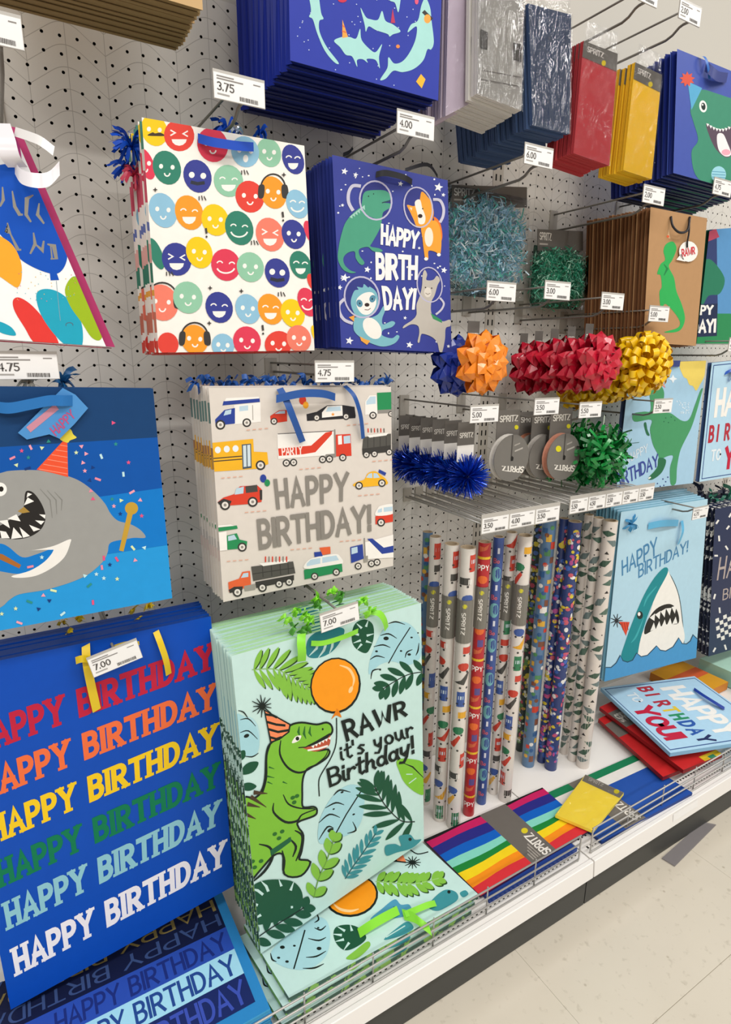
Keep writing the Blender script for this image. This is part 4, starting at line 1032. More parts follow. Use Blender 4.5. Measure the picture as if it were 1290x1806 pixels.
a.blob([(1075, 985), (1150, 978), (1225, 1010), (1225, 1160), (1180, 1160), (1120, 1110), (1090, 1050)], '#7fc03a'); a.line([(1110, 1000), (1160, 1020), (1225, 1085)], [3, 8, 3], INK); a.line([(1125, 1060), (1160, 1060)], 5, MINT); a.line([(1140, 1110), (1180, 1080)], 5, MINT)
# lower leaves (seen from the second crop)
a.T(380, 1380, 2.6875)
a.blob([(485, 250), (500, 160), (560, 60), (640, 10), (700, 40), (700, 150), (660, 230), (560, 270), (500, 290)], PBL)
a.line([(565, 250), (620, 150), (690, 40)], 6, INK)
for u in ([(560, 60), (590, 35), (640, 45)], [(520, 120), (570, 95), (610, 105)], [(490, 190), (540, 150), (590, 165)], [(490, 270), (530, 210), (560, 215)], [(625, 240), (665, 225), (650, 185)]): a.line(u, [3, 8, 3], INK, smooth=True)
for x, y, rx in ((545, 225, 16), (600, 45, 8), (655, 150, 7), (560, 125, 6)): a.ell(x, y, rx, rx * .6, INK, rot=-25, n=10)
frond(a, [(945, 185), (880, 180), (815, 120), (775, 60), (755, 20)], 9, 128, 24, DGN, 60, INK)
frond(a, [(615, 455), (650, 400), (700, 330), (760, 240)], 9, 72, 16, TEAL, 48, '#2b6068')
frond(a, [(465, 545), (490, 450), (530, 360), (560, 270)], 5, 82, 34, LIME, 40, '#6b9c3d', '#2c4a22')
a.blob([(810, 345), (805, 300), (850, 290), (880, 300), (870, 255), (920, 245), (945, 270), (975, 270), (930, 310), (860, 330)], TEAL); a.ell(922, 268, 8, 8, INK)
monstera(a, [(160, 560), (165, 500), (220, 465), (300, 458), (370, 470), (410, 520), (405, 590), (350, 640), (250, 665), (180, 670), (150, 620)], DGN, (((165, 500), (200, 510), (225, 530)), ((215, 465), (240, 490), (250, 515)), ((300, 458), (312, 490)), ((370, 470), (355, 510)), ((150, 560), (200, 580)), ((400, 585), (350, 590)), ((175, 650), (215, 625))), MINT)
sprig(a, [(180, 745), (260, 690), (340, 640), (420, 590)], 6, 92, 36, DGN, 55, INK)
# dinosaur
a.T(0, 0, 1)
GB = '#7dbb3a'
body = [(513, 1280), (532, 1275.5), (558, 1279), (575, 1275.5), (583, 1281), (582, 1293), (560, 1306), (540, 1316), (558, 1325), (578, 1323), (575, 1334), (558, 1346), (540, 1355), (532, 1373), (531, 1402), (533, 1424), (553, 1424), (557, 1430), (552, 1437), (524, 1448), (525, 1460), (533, 1473), (530, 1500), (526, 1516), (545, 1520), (530, 1542), (503, 1540), (500, 1506), (482, 1506), (458, 1532), (436, 1556), (420, 1556), (420, 1420), (450, 1408), (462, 1396), (469, 1372), (471, 1332), (477, 1313), (493, 1302), (505, 1292)]
a.line(body, 7, INK, closed=True, smooth=True); a.blob(body, GB, 4)
a.T(350, 1020, 3.0714)
for u in ([(545, 800), (540, 830), (550, 860)], [(575, 800), (570, 840), (582, 868)], [(605, 800), (600, 835), (612, 855)], [(380, 1020), (410, 1030)], [(372, 1070), (410, 1078)], [(372, 1100), (400, 1112)], [(455, 1100), (480, 1110)]): a.line(u, [4, 14, 3] if len(u) == 3 else [10, 3], '#2f6a2c')
a.blob([(505, 885), (525, 855), (555, 850), (545, 875), (515, 890)], '#f2efe6'); a.ell(535, 866, 10, 11, INK)
a.blob([(560, 912), (620, 905), (690, 870), (712, 850), (705, 905), (640, 935), (600, 930)], '#b9553c'); a.line([(590, 930), (650, 920), (700, 905)], 10, '#f2efe6')
for k in range(6): a.poly([(610 + k * 18, 908 - k * 9), (628 + k * 18, 900 - k * 9), (622 + k * 18, 918 - k * 9)], '#f4f2ea')
a.line([(445, 875), (440, 950), (480, 1020), (540, 1050), (600, 1030), (680, 970), (700, 930)], [5, 10, 12, 12, 8, 6, 4], INK, smooth=True); a.line([(390, 895), (368, 960), (366, 1080), (345, 1165)], [5, 10, 10, 6], INK, smooth=True); a.line([(540, 915), (580, 912), (640, 880), (712, 838)], 6, INK); a.ell(672, 815, 5, 7, INK, n=8)
a.poly([(352, 706), (500, 788), (492, 832), (440, 872), (388, 892)], INK); a.poly([(360, 718), (490, 792), (484, 828), (436, 864), (394, 880)], '#f28b5c')
for u in ([(362, 735), (400, 740), (425, 752)], [(368, 775), (420, 790), (470, 795)], [(378, 815), (430, 830), (488, 820)], [(385, 858), (420, 868), (450, 858)]): a.line(u, 13, INK)
for k in range(13):
    an = k * math.tau / 13 + .2; r_ = 62 if k % 2 else 50; a.line([(345, 690), (345 + r_ * math.cos(an), 690 + r_ * math.sin(an))], [9, 4], INK)
a.T(380, 1380, 2.6875)
a.line([(275, 95), (275, 140), (330, 185), (385, 180), (410, 150), (475, 125)], [4, 10, 12, 10, 6, 5], INK, smooth=True); a.line([(320, 55), (345, 100), (400, 120), (470, 122)], [4, 8, 7, 5], INK, smooth=True)
for u in ([(205, 290), (255, 305), (270, 350), (230, 420), (160, 480)], [(375, 225), (410, 250), (405, 310), (380, 370)], [(315, 320), (325, 370), (320, 430)], [(345, 260), (380, 300), (365, 350)]): a.line(u, [5] + [12] * (len(u) - 2) + [5], INK, smooth=True)
for x, y in ((280, 242), (315, 230), (300, 262), (175, 372), (215, 370), (185, 400), (140, 258), (365, 70), (385, 62), (372, 92)): a.ell(x, y, 12, 9, '#2f6a2c', rot=-30, n=9)
for u in ([(165, 65), (240, 115)], [(150, 100), (210, 115)], [(135, 145), (190, 170)], [(125, 190), (160, 205)], [(180, 45), (245, 50)]): a.line(u, [22, 3], '#4a3a2a')
a.poly([(258, 320), (355, 255), (360, 275), (300, 320), (262, 345)], '#23603f')
a.T(350, 1020, 3.0714)
a.text('RAWR', (770, 770), (1122, 652), (1132, 742), (800, 885), INK, w=.2, gap=.26)
a.text("it's your", (752, 905), (1150, 762), (1175, 850), (768, 990), INK, w=.14, gap=.17)
a.text('Birthday!', (690, 1030), (1165, 845), (1172, 945), (708, 1132), INK, w=.15, gap=.13)
a.build('printed_artwork', bag)
NEON = mat('#8ddf3a', .35, .5, 0, 'satin')
q3 = lambda x, y, d: pl.shifted(d).at(350 + x / 3.0714, 1020 + y / 3.0714)
for pts, w, wd in (([(560, 300, .003), (558, 350, .012), (562, 400, .012), (560, 450, .004)], .017, (1, .1, -.2)), ([(612, 352, .005), (680, 350, .014), (780, 320, .014), (866, 285, .005)], .010, (.1, 0, 1)), ([(920, 182, .002), (980, 190, .014), (1010, 230, .014), (1020, 275, .006)], .012, (.7, .1, .6))):
    mb = MB(); mb.strip(catmull([q3(*p) for p in pts], 6, False), Vector(wd), w, NEON); mb.build('ribbon_handle', bag, label='neon green ribbon handle')
RW = bag; RWPL = pl
stack_behind(bag, 14, .0090, Vector((0, -1, 0)), 'pale green dinosaur gift bag stacked behind the outermost one', 'jungle dinosaur bags in the stack', jit=.003, drop=0, seed=14)
tuft = thing('ribbon_tuft', PY(-.3).at(560, 1075), 'neon green ribbon knots along the tops of the jungle bags', 'ribbon')
for i, (x, y) in enumerate(((520, 1105), (545, 1095), (535, 1085), (555, 1070), (522, 1075), (560, 1055), (600, 1050), (640, 1060), (655, 1080), (625, 1070), (585, 1045), (505, 1090), (540, 1112))): loops(tuft, PY(-.34).at(x, y), 8, .014, .008, NEON if i % 3 else mat('#4f9a34', .4, .5, 0, 'satin'), 60 + i, 'ribbon_knot', flat=.3)
# ------------------------------------------------ bags further along the wall and above
def world_quad(pl, x0, x1, z0, z1): return [pix(P3(pl, x0, z1)), pix(P3(pl, x1, z1)), pix(P3(pl, x1, z0)), pix(P3(pl, x0, z0))]
# plain kraft bags, seen from below
pl = PY(-.28); c = pl.at(358, 18)
quad = world_quad(pl, c.x - .27, c.x, c.z, c.z + .3)
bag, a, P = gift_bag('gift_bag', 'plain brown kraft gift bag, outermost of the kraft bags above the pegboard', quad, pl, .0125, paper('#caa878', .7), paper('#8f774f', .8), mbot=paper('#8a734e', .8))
stack_behind(bag, 8, .0138, pl.n, 'plain brown kraft gift bag hanging behind the outermost kraft bag', 'plain kraft bags on one hook', jit=.003, seed=41)
# navy bag with sharks
pl = PY(-.28); bl, br = pl.at(512, 100), pl.at(773, 183)
quad = world_quad(pl, bl.x, br.x, (bl.z + br.z) / 2, br.z + .33)
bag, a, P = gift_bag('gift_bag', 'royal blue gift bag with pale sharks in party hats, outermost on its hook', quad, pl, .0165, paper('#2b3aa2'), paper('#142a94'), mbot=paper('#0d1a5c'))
a.T(400, 0, 3.0); SK = '#a8dad4'
a.blob([(425, -90), (450, -160), (480, -90), (490, 0), (500, 70), (512, 100), (490, 112), (492, 170), (530, 250), (592, 332), (570, 330), (520, 270), (480, 180), (456, 104), (436, 88), (446, 50)], SK)
a.blob([(568, 216), (610, 196), (650, 196), (685, 204), (706, 153), (714, 212), (762, 265), (790, 275), (822, 234), (806, 300), (810, 362), (788, 318), (742, 312), (746, 332), (720, 314), (690, 318), (690, 354), (664, 300), (630, 290), (600, 250)], SK)
a.poly([(612, 104), (642, 196), (612, 202)], '#eda54c'); a.line([(612, 135), (624, 145)], 6, '#d9683c'); a.line([(610, 165), (632, 172)], 6, '#d9683c')
a.blob([(708, 42), (736, 90), (760, 102), (800, 105), (822, 58), (840, 110), (880, 130), (920, 166), (880, 182), (862, 194), (850, 180), (790, 160), (752, 140), (736, 168), (730, 132)], SK)
a.poly([(878, 45), (892, 122), (868, 122)], '#b83a5c')
a.blob([(1030, 30), (1052, -10), (1076, 40), (1084, 110), (1096, 220), (1082, 262), (1062, 262), (1040, 320), (990, 365), (930, 382), (882, 375), (842, 416), (812, 422), (850, 360), (856, 303), (886, 336), (930, 325), (970, 275), (1000, 205), (1004, 140), (958, 172), (976, 130), (1012, 108)], SK)
a.line([(1040, 60), (1085, 105)], 20, '#3a3a3a'); a.ell(1062, 100, 18, 24, '#eda54c')
a.blob([(860, -40), (925, -40), (920, 0), (908, 66), (890, 16), (862, 2)], SK); a.ell(612, -2, 24, 16, '#c8334f'); a.ell(1005, 6, 10, 18, '#e05a7c')
a.poly([(1002, 432), (1028, 392), (1052, 420), (1032, 468)], '#f0b83a'); a.ell(906, 246, 10, 10, '#e58a4a')
rnd = random.Random(9)
for _ in range(60): a.ell(rnd.uniform(370, 1100), rnd.uniform(-100, 480), 3.5, 3.5, '#b9c6e8', n=6)
a.build('printed_sharks', bag)
stack_behind(bag, 11, .0185, pl.n, 'royal blue shark gift bag hanging behind the outermost one', 'royal blue shark bags on one hook', jit=.004, seed=42)
# blue dinosaur face bag
pl = PY(-.28); quad = [(1195, 86), (1332, 142), (1324, 342), (1188, 305)]
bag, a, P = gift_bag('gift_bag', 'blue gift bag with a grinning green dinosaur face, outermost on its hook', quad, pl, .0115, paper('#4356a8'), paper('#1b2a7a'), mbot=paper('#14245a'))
a.T(1000, 0, 4.448); GF = '#3f8c70'
a.blob([(1058, 705), (1180, 735), (1290, 770), (1450, 800), (1500, 1100), (1480, 1500), (1250, 1480), (1030, 1400), (978, 1200), (1030, 1100), (995, 960), (970, 865), (1000, 780)], GF)
a.ell(1070, 835, 30, 47, '#f0f0ea', rot=-8); a.ell(1072, 835, 17, 30, '#20302c', rot=-8); a.ell(1066, 822, 6, 8, '#f4f4f0', n=8)
a.blob([(1095, 968), (1180, 1015), (1270, 1000), (1380, 960), (1350, 1130), (1290, 1220), (1240, 1232), (1170, 1170), (1120, 1070)], '#5a4a58')
a.blob([(1180, 1060), (1225, 1050), (1260, 1120), (1290, 1210), (1240, 1226), (1190, 1170)], '#f0eaea'); a.ell(1250, 1195, 35, 24, '#e8a8b8')
for k in range(9): a.poly([(1095 + k * 24, 968 + 24 * math.sin(k * .36) * 1.7), (1118 + k * 24, 974 + 24 * math.sin(k * .36) * 1.7), (1106 + k * 24, 995 + 24 * math.sin(k * .36) * 1.7)], '#f4f4f0')
a.poly([(948, 638), (1062, 692), (978, 864)], '#57a7cf'); a.star(945, 622, 62, '#d8553f', k=9, inner=.6)
a.ell(1192, 1370, 58, 66, '#9bd2e0')
for k in range(3): a.line([(1140, 1345 + k * 22), (1245, 1352 + k * 22)], 5, '#4a8fae')
a.build('printed_artwork', bag)
q3 = lambda x, y, d: PY(-.28 - d).at(1000 + x / 4.448, y / 4.448)
ribbon_handle(bag, [q3(1090, 520, .002), q3(1140, 560, .014), q3(1190, 600, .014), q3(1260, 610, .004)], .02, mat('#1e2f7c', .4, .5, 0, 'satin'), (.1, 0, 1), name='ribbon_handle')
ribbon_handle(bag, [q3(1050, 440, .002), q3(1085, 450, .01), q3(1110, 520, .012), q3(1120, 620, .004)], .009, mat('#2f6fc4', .4, .5, 0, 'satin'), (1, 0, .2), name='ribbon_handle')
stack_behind(bag, 11, .0135, pl.n, 'blue dinosaur face gift bag hanging behind the outermost one', 'blue dinosaur face bags on one hook', jit=.003, drop=.002, seed=43)
# balloon bag at the left
pl = PY(-.3); quad = [(-165, 186), (19, 222), (187, 611), (-70, 594)]
bag, a, P = gift_bag('gift_bag', 'white gift bag printed with colourful balloons and silver foil letters', quad, pl, .012, paper('#f3f3f2'), paper('#c23a55'))
a.T(0, 180, 3.473)
a.blob([(-150, 420), (0, 385), (60, 388), (180, 450), (300, 620), (395, 840), (412, 950), (380, 1030), (320, 1052), (200, 1010), (100, 940), (0, 810), (-150, 700)], '#0f50b8')
a.poly([(305, 1045), (345, 1040), (362, 1090), (310, 1092)], '#0f50b8')
a.blob([(-80, 30), (0, 48), (50, 80), (100, 170), (132, 350), (110, 375), (80, 300), (65, 200), (0, 100), (-80, 90)], '#b23a80')
a.blob([(-120, 760), (0, 820), (80, 880), (128, 980), (132, 1080), (108, 1135), (60, 1112), (0, 1070), (-120, 1000)], '#f2a82f')
a.blob([(80, 1215), (120, 1198), (200, 1250), (300, 1370), (358, 1490), (220, 1480), (150, 1380), (90, 1280)], '#e23c36')
a.blob([(222, 1185), (260, 1147), (340, 1155), (420, 1210), (480, 1300), (507, 1400), (497, 1500), (420, 1500), (330, 1420), (250, 1300)], '#23a3bd')
a.blob([(398, 1150), (440, 1073), (492, 1085), (530, 1200), (600, 1320), (632, 1400), (612, 1458), (560, 1440), (500, 1350), (430, 1250)], '#9cb821')
a.blob([(-40, 1350), (0, 1345), (70, 1380), (95, 1430), (0, 1410)], '#23a3bd')
FOIL = mat('#c9c2b4', .18, .6, .9, 'foil')
for u in ([(15, 520), (20, 600), (0, 640)], [(75, 545), (90, 640), (120, 690), (140, 690)], [(205, 570), (165, 590), (160, 690), (190, 735)], [(240, 620), (230, 690), (270, 745)], [(45, 740), (60, 810), (30, 790)], [(60, 800), (110, 905), (130, 905)], [(205, 800), (215, 870), (185, 930)], [(215, 870), (260, 910), (268, 850)], [(290, 870), (330, 880), (345, 960), (310, 960)], [(310, 880), (320, 965)]): a.line(u, [8] + [21] * (len(u) - 2) + [11], FOIL)
a.line([(345, 1095), (360, 1250), (370, 1340)], 3, '#8aa0a8'); a.ring(425, 1365, 22, 14, 5, '#4d7080', a0=150, a1=380, n=10)
rnd = random.Random(15)
for _ in range(40): a.ell(rnd.uniform(100, 480), rnd.uniform(1040, 1230), 3, 3, rnd.choice(('#e07a8a', '#7ac0c8', '#e8c060')), n=6)
a.build('printed_balloons', bag)
WR = mat('#e4dfe2', .2, .6, 0, 'satin')
q3 = lambda x, y, d: PY(-.3 - d).at(x / 3.473, 180 + y / 3.473)
ribbon_handle(bag, [q3(90, 395, .004), q3(130, 455, .02), q3(220, 480, .03), q3(300, 470, .03), q3(365, 405, .02)], .018, WR, (.1, .3, 1), name='ribbon_handle', label='white satin ribbon handle')
ribbon_handle(bag, [q3(0, 130, .003), q3(30, 220, .014), q3(60, 330, .016), q3(110, 400, .004)], .022, WR, (1, .2, .2), name='ribbon_handle')
ribbon_handle(bag, [q3(90, 180, .0), q3(180, 210, .02), q3(250, 240, .03), q3(330, 300, .03)], .012, mat('#e9e5e2', .15, .6, 0, 'satin'), (.3, .3, 1), name='ribbon_handle')
pl2 = PY(-.283); quad2 = [(-150, 190), (34, 226), (203, 612), (-55, 596)]
b2, a, P = gift_bag('gift_bag', 'magenta edged gift bag hanging behind the white balloon bag', quad2, pl2, .01, paper('#b23a6c'), paper('#8c2c50'))
# kraft dinosaur bags
pl = PY(-.25); quad = [(1148, 365), (1248, 385), (1228, 610), (1135, 604)]
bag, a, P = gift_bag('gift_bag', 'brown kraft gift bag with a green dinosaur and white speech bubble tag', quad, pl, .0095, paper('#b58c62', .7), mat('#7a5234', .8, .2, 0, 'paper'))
a.T(780, 300, 2.529)
a.blob([(1000, 330), (1030, 319), (1046, 350), (1028, 400), (1012, 430), (1035, 480), (1046, 540), (1070, 600), (1084, 660), (1070, 706), (1040, 723), (990, 723), (1048, 705), (1062, 680), (1040, 640), (1000, 598), (984, 608), (974, 606), (970, 545), (980, 520), (975, 470), (960, 462), (975, 420), (995, 400), (988, 360)], '#33ad57')
a.line([(990, 420), (1005, 440), (990, 470)], [4, 9, 4], '#258247'); a.poly([(1004, 300), (1012, 262), (1018, 308)], '#d8b48c'); a.ell(1008, 296, 6, 6, '#e8653c', n=8)
a.build('printed_dinosaur', bag)
mb = MB(); pb = PY(-.254)
pts = [(780 + (1100 + 42 * math.cos(t)) / 2.529, 300 + (363 + 46 * math.sin(t)) / 2.529) for t in (i * math.tau / 20 for i in range(20))]
mb.face([pb.at(*p) for p in pts][::-1], paper('#f3efe9')); mb.face([pb.at(780 + x / 2.529, 300 + y / 2.529) for x, y in ((1046, 400), (1085, 408), (1068, 372))], paper('#f3efe9'))
tg = mb.build('gift_tag', bag, label='white speech bubble gift tag with red lettering')
a2 = Art(PY(-.2543), T=(780, 300, 2.529)); a2.text('RAWR', (1068, 352), (1128, 340), (1130, 375), (1072, 388), '#d23a45', w=.2); a2.build('tag_print', tg)
mb = MB(); q3 = lambda x, y, d: PY(-.25 - d).at(780 + x / 2.529, 300 + y / 2.529)
mb.tube(catmull([q3(1022, 208, .002), q3(1030, 250, .01), q3(1060, 278, .014), q3(1095, 268, .012), q3(1106, 210, .002)], 5, False), .0028, BLK, 6)
mb.tube(catmull([q3(1104, 230, .006), q3(1102, 280, .008), q3(1095, 320, .007), q3(1095, 345, .006)], 4, False), .0022, BLK, 6); mb.build('cord_handle', bag, label='black cord handle')
stack_behind(bag, 15, .0112, pl.n, 'brown kraft dinosaur gift bag hanging behind the outermost one', 'kraft dinosaur bags on one hook', jit=.002, seed=44, skip=('cord_handle', 'gift_tag'))
# dark green bag beside it
pl = PY(-.2); quad = [(1252, 405), (1345, 398), (1328, 606), (1229, 606)]
bag, a, P = gift_bag('gift_bag', 'green and blue gift bag with white block lettering beside the kraft bags', quad, pl, .012, paper('#2f7f50'), paper('#23604a'))
a.T(780, 300, 2.529)
a.poly([(1150, 200), (1420, 200), (1420, 640), (1140, 640)], '#5a93c4'); a.poly([(1150, 250), (1225, 240), (1230, 600), (1140, 600)], '#33406e')
a.blob([(1160, 420), (1200, 400), (1260, 480), (1240, 550), (1190, 560), (1160, 600), (1140, 520)], '#2b7a5c'); a.line([(1180, 300), (1230, 280)], 40, '#b0455c')
a.poly([(1130, 640), (1420, 640), (1420, 775), (1120, 775)], '#2f8a55')
a.poly([(1130, 600), (1230, 595), (1226, 740), (1130, 745)], '#26304e')
a.text('HAPPY', (1060, 602), (1212, 602), (1210, 645), (1060, 650), '#f4f1ea', w=.26, gap=.22); a.text('DAY!', (1115, 670), (1225, 662), (1222, 725), (1112, 728), '#f4f1ea', w=.26, gap=.22)
a.build('printed_artwork', bag)
# pale blue dinosaur bag
pl = PY(-.2); quad = [(1112, 641), (1246, 636), (1223, 852), (1087, 868)]
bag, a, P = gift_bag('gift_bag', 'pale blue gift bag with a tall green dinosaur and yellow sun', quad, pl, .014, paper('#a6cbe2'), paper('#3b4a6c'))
a.T(1030, 620, 3.115)
a.blob([(530, 50), (670, 40), (664, 130), (640, 180), (618, 215), (600, 190), (580, 182), (566, 150), (545, 132)], '#ecd268')
rnd = random.Random(2)
for _ in range(40): a.ell(rnd.uniform(510, 580), rnd.uniform(270, 340), 3, 3, '#d8e8f2', n=6)
a.star(490, 150, 24, '#e8f0f4', k=4); a.poly([(405, 110), (450, 200), (418, 180)], '#e08a8a')
a.blob([(388, 140), (420, 180), (442, 230), (432, 325), (480, 340), (540, 380), (580, 370), (612, 290), (640, 215), (654, 203), (645, 240), (620, 330), (590, 420), (545, 510), (526, 560), (512, 640), (506, 722), (478, 728), (474, 640), (490, 572), (440, 584), (452, 600), (430, 660), (380, 702), (354, 695), (400, 640), (412, 580), (380, 510), (364, 430), (370, 375), (280, 385), (272, 342), (330, 330), (368, 320), (360, 200)], '#4a9866')
a.blob([(412, 585), (452, 598), (430, 662), (380, 702), (354, 696), (402, 640)], '#2f6e4c')
for x, y in ((450, 365), (480, 360), (500, 378), (465, 390), (440, 385)): a.ell(x, y, 4, 4, '#2f6e4c', n=6)
for x, y in ((405, 725), (420, 740), (435, 700), (450, 715), (462, 690), (440, 735)): a.ell(x, y, 4, 4, '#31407c', n=6)
a.blob([(330, 400), (342, 390), (350, 430), (362, 460), (345, 455)], '#2f6e4c'); a.line([(355, 698), (368, 690)], 8, '#f0f0ea')
a.text('HAPPY', (240, 565), (350, 505), (352, 550), (245, 612), '#dfe9f0', w=.14); a.text('BIRTHDAY', (170, 675), (408, 560), (412, 628), (180, 760), '#3b4a96', w=.16)
a.build('printed_artwork', bag)
q3 = lambda x, y, d: PY(-.2 - d).at(1030 + x / 3.115, 620 + y / 3.115)
ribbon_handle(bag, [q3(390, 75, .003), q3(460, 68, .012), q3(530, 66, .003)], .016, mat('#253a86', .4, .5, 0, 'satin'), (0, 0, 1), name='ribbon_handle')
# pale blue happy birthday to you bag
def to_you(a, qm, multi=True):
    """HAPPY / BIRTHDAY / TO YOU! lettering; qm maps bag fractions (u right, v down) to picture points"""
    def q(u0, v0, u1, v1): return (qm(u0, v0), qm(u1, v0), qm(u1, v1), qm(u0, v1))
    bw = .035
    for (u0, v0, u1, v1) in ((.03, .02, .97, .027), (.03, .973, .97, .98), (.03, .02, .04, .98), (.96, .02, .97, .98)): a.poly(list(q(u0, v0, u1, v1)), '#2c4a86')
    a.text('HAPPY', *q(.12, .22, .9, .47), '#f3efe8', w=.24, gap=.24)
    cols = '#b5303f #b5303f #b5303f #e6c43a #2f8f60 #2f5aa8 #2f5aa8 #27305e'.split()
    for i, (ch, c) in enumerate(zip('BIRTHDAY', cols)):
        u = .07 + .108 * i + (.03 if i > 1 else (.02 if i == 1 else 0)); ww = .088 if ch != 'I' else .03
        a.text(ch, *q(u, .53, u + ww, .68), c, w=.24)
    a.text('TO', *q(.14, .74, .3, .84), '#e6eef2', w=.2)
    a.text('YOU!', *q(.36, .73, .86, .93), '#c4223f', w=.26, gap=.24)
pl = PY(-.2); quad = [(1256, 640), (1372, 628), (1345, 832), (1234, 850)]
bag, a, P = gift_bag('gift_bag', 'pale blue birthday to you gift bag hanging beside the tall dinosaur bag', quad, pl, .012, paper('#b7d9ec'), paper('#405a86'))
to_you(a, lambda u, v: ((quad[0][0] * (1 - u) + quad[1][0] * u) * (1 - v) + (quad[3][0] * (1 - u) + quad[2][0] * u) * v, (quad[0][1] * (1 - u) + quad[1][1] * u) * (1 - v) + (quad[3][1] * (1 - u) + quad[2][1] * u) * v))
a.build('printed_lettering', bag)
loops(bag, PY(-.205).at(1292, 655), 8, .03, .012, mat('#2b56b0', .4, .5, 0, 'satin'), 77, 'ribbon_handle', flat=.15)
# wave shark bag
pl = PY(-.2); quad = [(1096, 903), (1249, 880), (1228, 1160), (1066, 1202)]
bag, a, P = gift_bag('gift_bag', 'pale blue gift bag with a shark rising from waves, outermost of its stack', quad, pl, .01, paper('#b3d6e6'), paper('#7fb6cc'))
a.T(1030, 620, 3.115)
TX = '#4a84ae'
a.text('HAPPY', (205, 1150), (400, 1018), (408, 1112), (212, 1232), TX, w=.15, gap=.22, slant=.1); a.text('BIRTHDAY!', (298, 1170), (575, 1036), (575, 1098), (302, 1245), TX, w=.14, gap=.2, slant=.1)
a.line([(440, 1190), (482, 1240), (522, 1340), (542, 1480), (550, 1600)], 5, '#3a4a50', smooth=True)
a.blob([(440, 1190), (480, 1240), (520, 1340), (540, 1480), (548, 1600), (430, 1700), (280, 1720), (296, 1600), (345, 1500), (380, 1380)], '#f3efe6')
a.blob([(445, 1186), (462, 1214), (402, 1330), (352, 1450), (312, 1580), (286, 1700), (240, 1720), (204, 1685), (230, 1590), (270, 1480), (330, 1340), (390, 1240)], '#1f8990')
for u in ([(330, 1400), (350, 1350), (400, 1290)], [(260, 1600), (290, 1560), (330, 1460)]): a.line(u, [3, 10, 3], '#3fa9ae', smooth=True)
a.ell(308, 1448, 17, 22, '#20302f'); a.ell(304, 1442, 8, 11, '#f3f0ea', n=10)
a.blob([(333, 1552), (348, 1482), (400, 1412), (470, 1386), (512, 1420), (520, 1492), (450, 1500), (385, 1528)], '#2a2622')
for k in range(5): a.poly([(362 + k * 30, 1462 - k * 17 + (k > 3) * 10), (392 + k * 30, 1438 - k * 14 + (k > 2) * 12), (388 + k * 28, 1480 - k * 10)], '#f3f0e8')
for k in range(5): a.poly([(365 + k * 30, 1535 - k * 9), (395 + k * 30, 1525 - k * 8), (385 + k * 30, 1488 - k * 8)], '#f3f0e8')
a.poly([(194, 1484), (252, 1486), (232, 1562)], '#d8492f')
for x in (208, 222, 236): a.line([(x, 1488), (x + 8, 1530)], 3, '#8a2a1c')
for k in range(9):
    an = k * .7; a.line([(180, 1478), (180 + 34 * math.cos(an), 1478 + 38 * math.sin(an))], [7, 3], '#2a2c30')
wave = [(118, 1735), (150, 1735), (178, 1710), (200, 1668), (215, 1698), (240, 1706), (268, 1695), (290, 1656), (315, 1676), (350, 1668), (400, 1616), (420, 1640), (450, 1645), (490, 1622), (522, 1572), (540, 1604), (565, 1606), (585, 1590), (600, 1556), (625, 1580)]
a.poly(wave + [(625, 1900), (100, 1900)], '#4c98cb'); a.line(wave, 5, '#27485e')
a.build('printed_shark', bag)
q3 = lambda x, y, d: PY(-.2 - d).at(1030 + x / 3.115, 620 + y / 3.115)
LBR = mat('#5fb2da', .35, .5, 0, 'satin')
ribbon_handle(bag, [q3(355, 960, .003), q3(430, 945, .012), q3(520, 942, .004)], .02, LBR, (0, 0, 1), name='ribbon_handle', label='sky blue ribbon handle')
ribbon_handle(bag, [q3(540, 930, .003), q3(545, 990, .012), q3(520, 1060, .004)], .012, LBR, (1, 0, .2), name='ribbon_handle')
loops(bag, PY(-.205).at(1112, 925), 10, .03, .01, mat('#3f93c4', .4, .5, 0, 'satin'), 78, 'ribbon_knot', flat=.2)
stack_behind(bag, 6, .0115, pl.n, 'pale blue wave shark gift bag hanging behind the outermost one', 'wave shark bags on one hook', jit=.002, drop=-.003, seed=47, skip=('ribbon_handle', 'ribbon_knot'))
# navy confetti bag
pl = PY(-.2); quad = [(1262, 898), (1372, 875), (1345, 1130), (1250, 1158)]
bag, a, P = gift_bag('gift_bag', 'dark navy gift bag with white confetti and checkered print, outermost of its stack', quad, pl, .012, paper('#2a3352'), speckled('confetti_edges', '#1b2138', '#e8e6e0', .56, 55, (1, 1, 1)))
a.T(1200, 620, 3.222)
rnd = random.Random(6)
for x, y in ((212, 968), (272, 1000), (222, 1062), (265, 1115), (205, 1160), (196, 1392), (225, 1470), (195, 1695), (258, 1680), (285, 930), (300, 1500), (330, 1000), (350, 1300), (380, 1100), (330, 1650), (290, 1200)):
    an = rnd.uniform(0, 3); a.line([(x - 10 * math.cos(an), y - 16 * math.sin(an)), (x + 10 * math.cos(an), y + 16 * math.sin(an))], 10, '#ece9e2')
b_ = a.build('confetti_print', bag); b_['kind'] = 'stuff'; a.mb = MB()
a.text('HAPPY', (222, 1170), (480, 1110), (470, 1240), (212, 1300), '#b5a6a0', w=.13, gap=.26, slant=.12); a.text('BIRTHDAY', (245, 1350), (540, 1270), (530, 1330), (240, 1415), '#b5a6a0', w=.12, gap=.22)
a.build('printed_lettering', bag); a.mb = MB()
for i in range(5):
    for j in range(6):
        if (i + j) % 2 == 0: a.poly([(200 + i * 22 + j * 2, 1520 + j * 22 - i * 10), (220 + i * 22 + j * 2, 1512 + j * 22 - i * 10), (222 + i * 22 + j * 2, 1534 + j * 22 - i * 10), (202 + i * 22 + j * 2, 1542 + j * 22 - i * 10)], '#ece9e2')
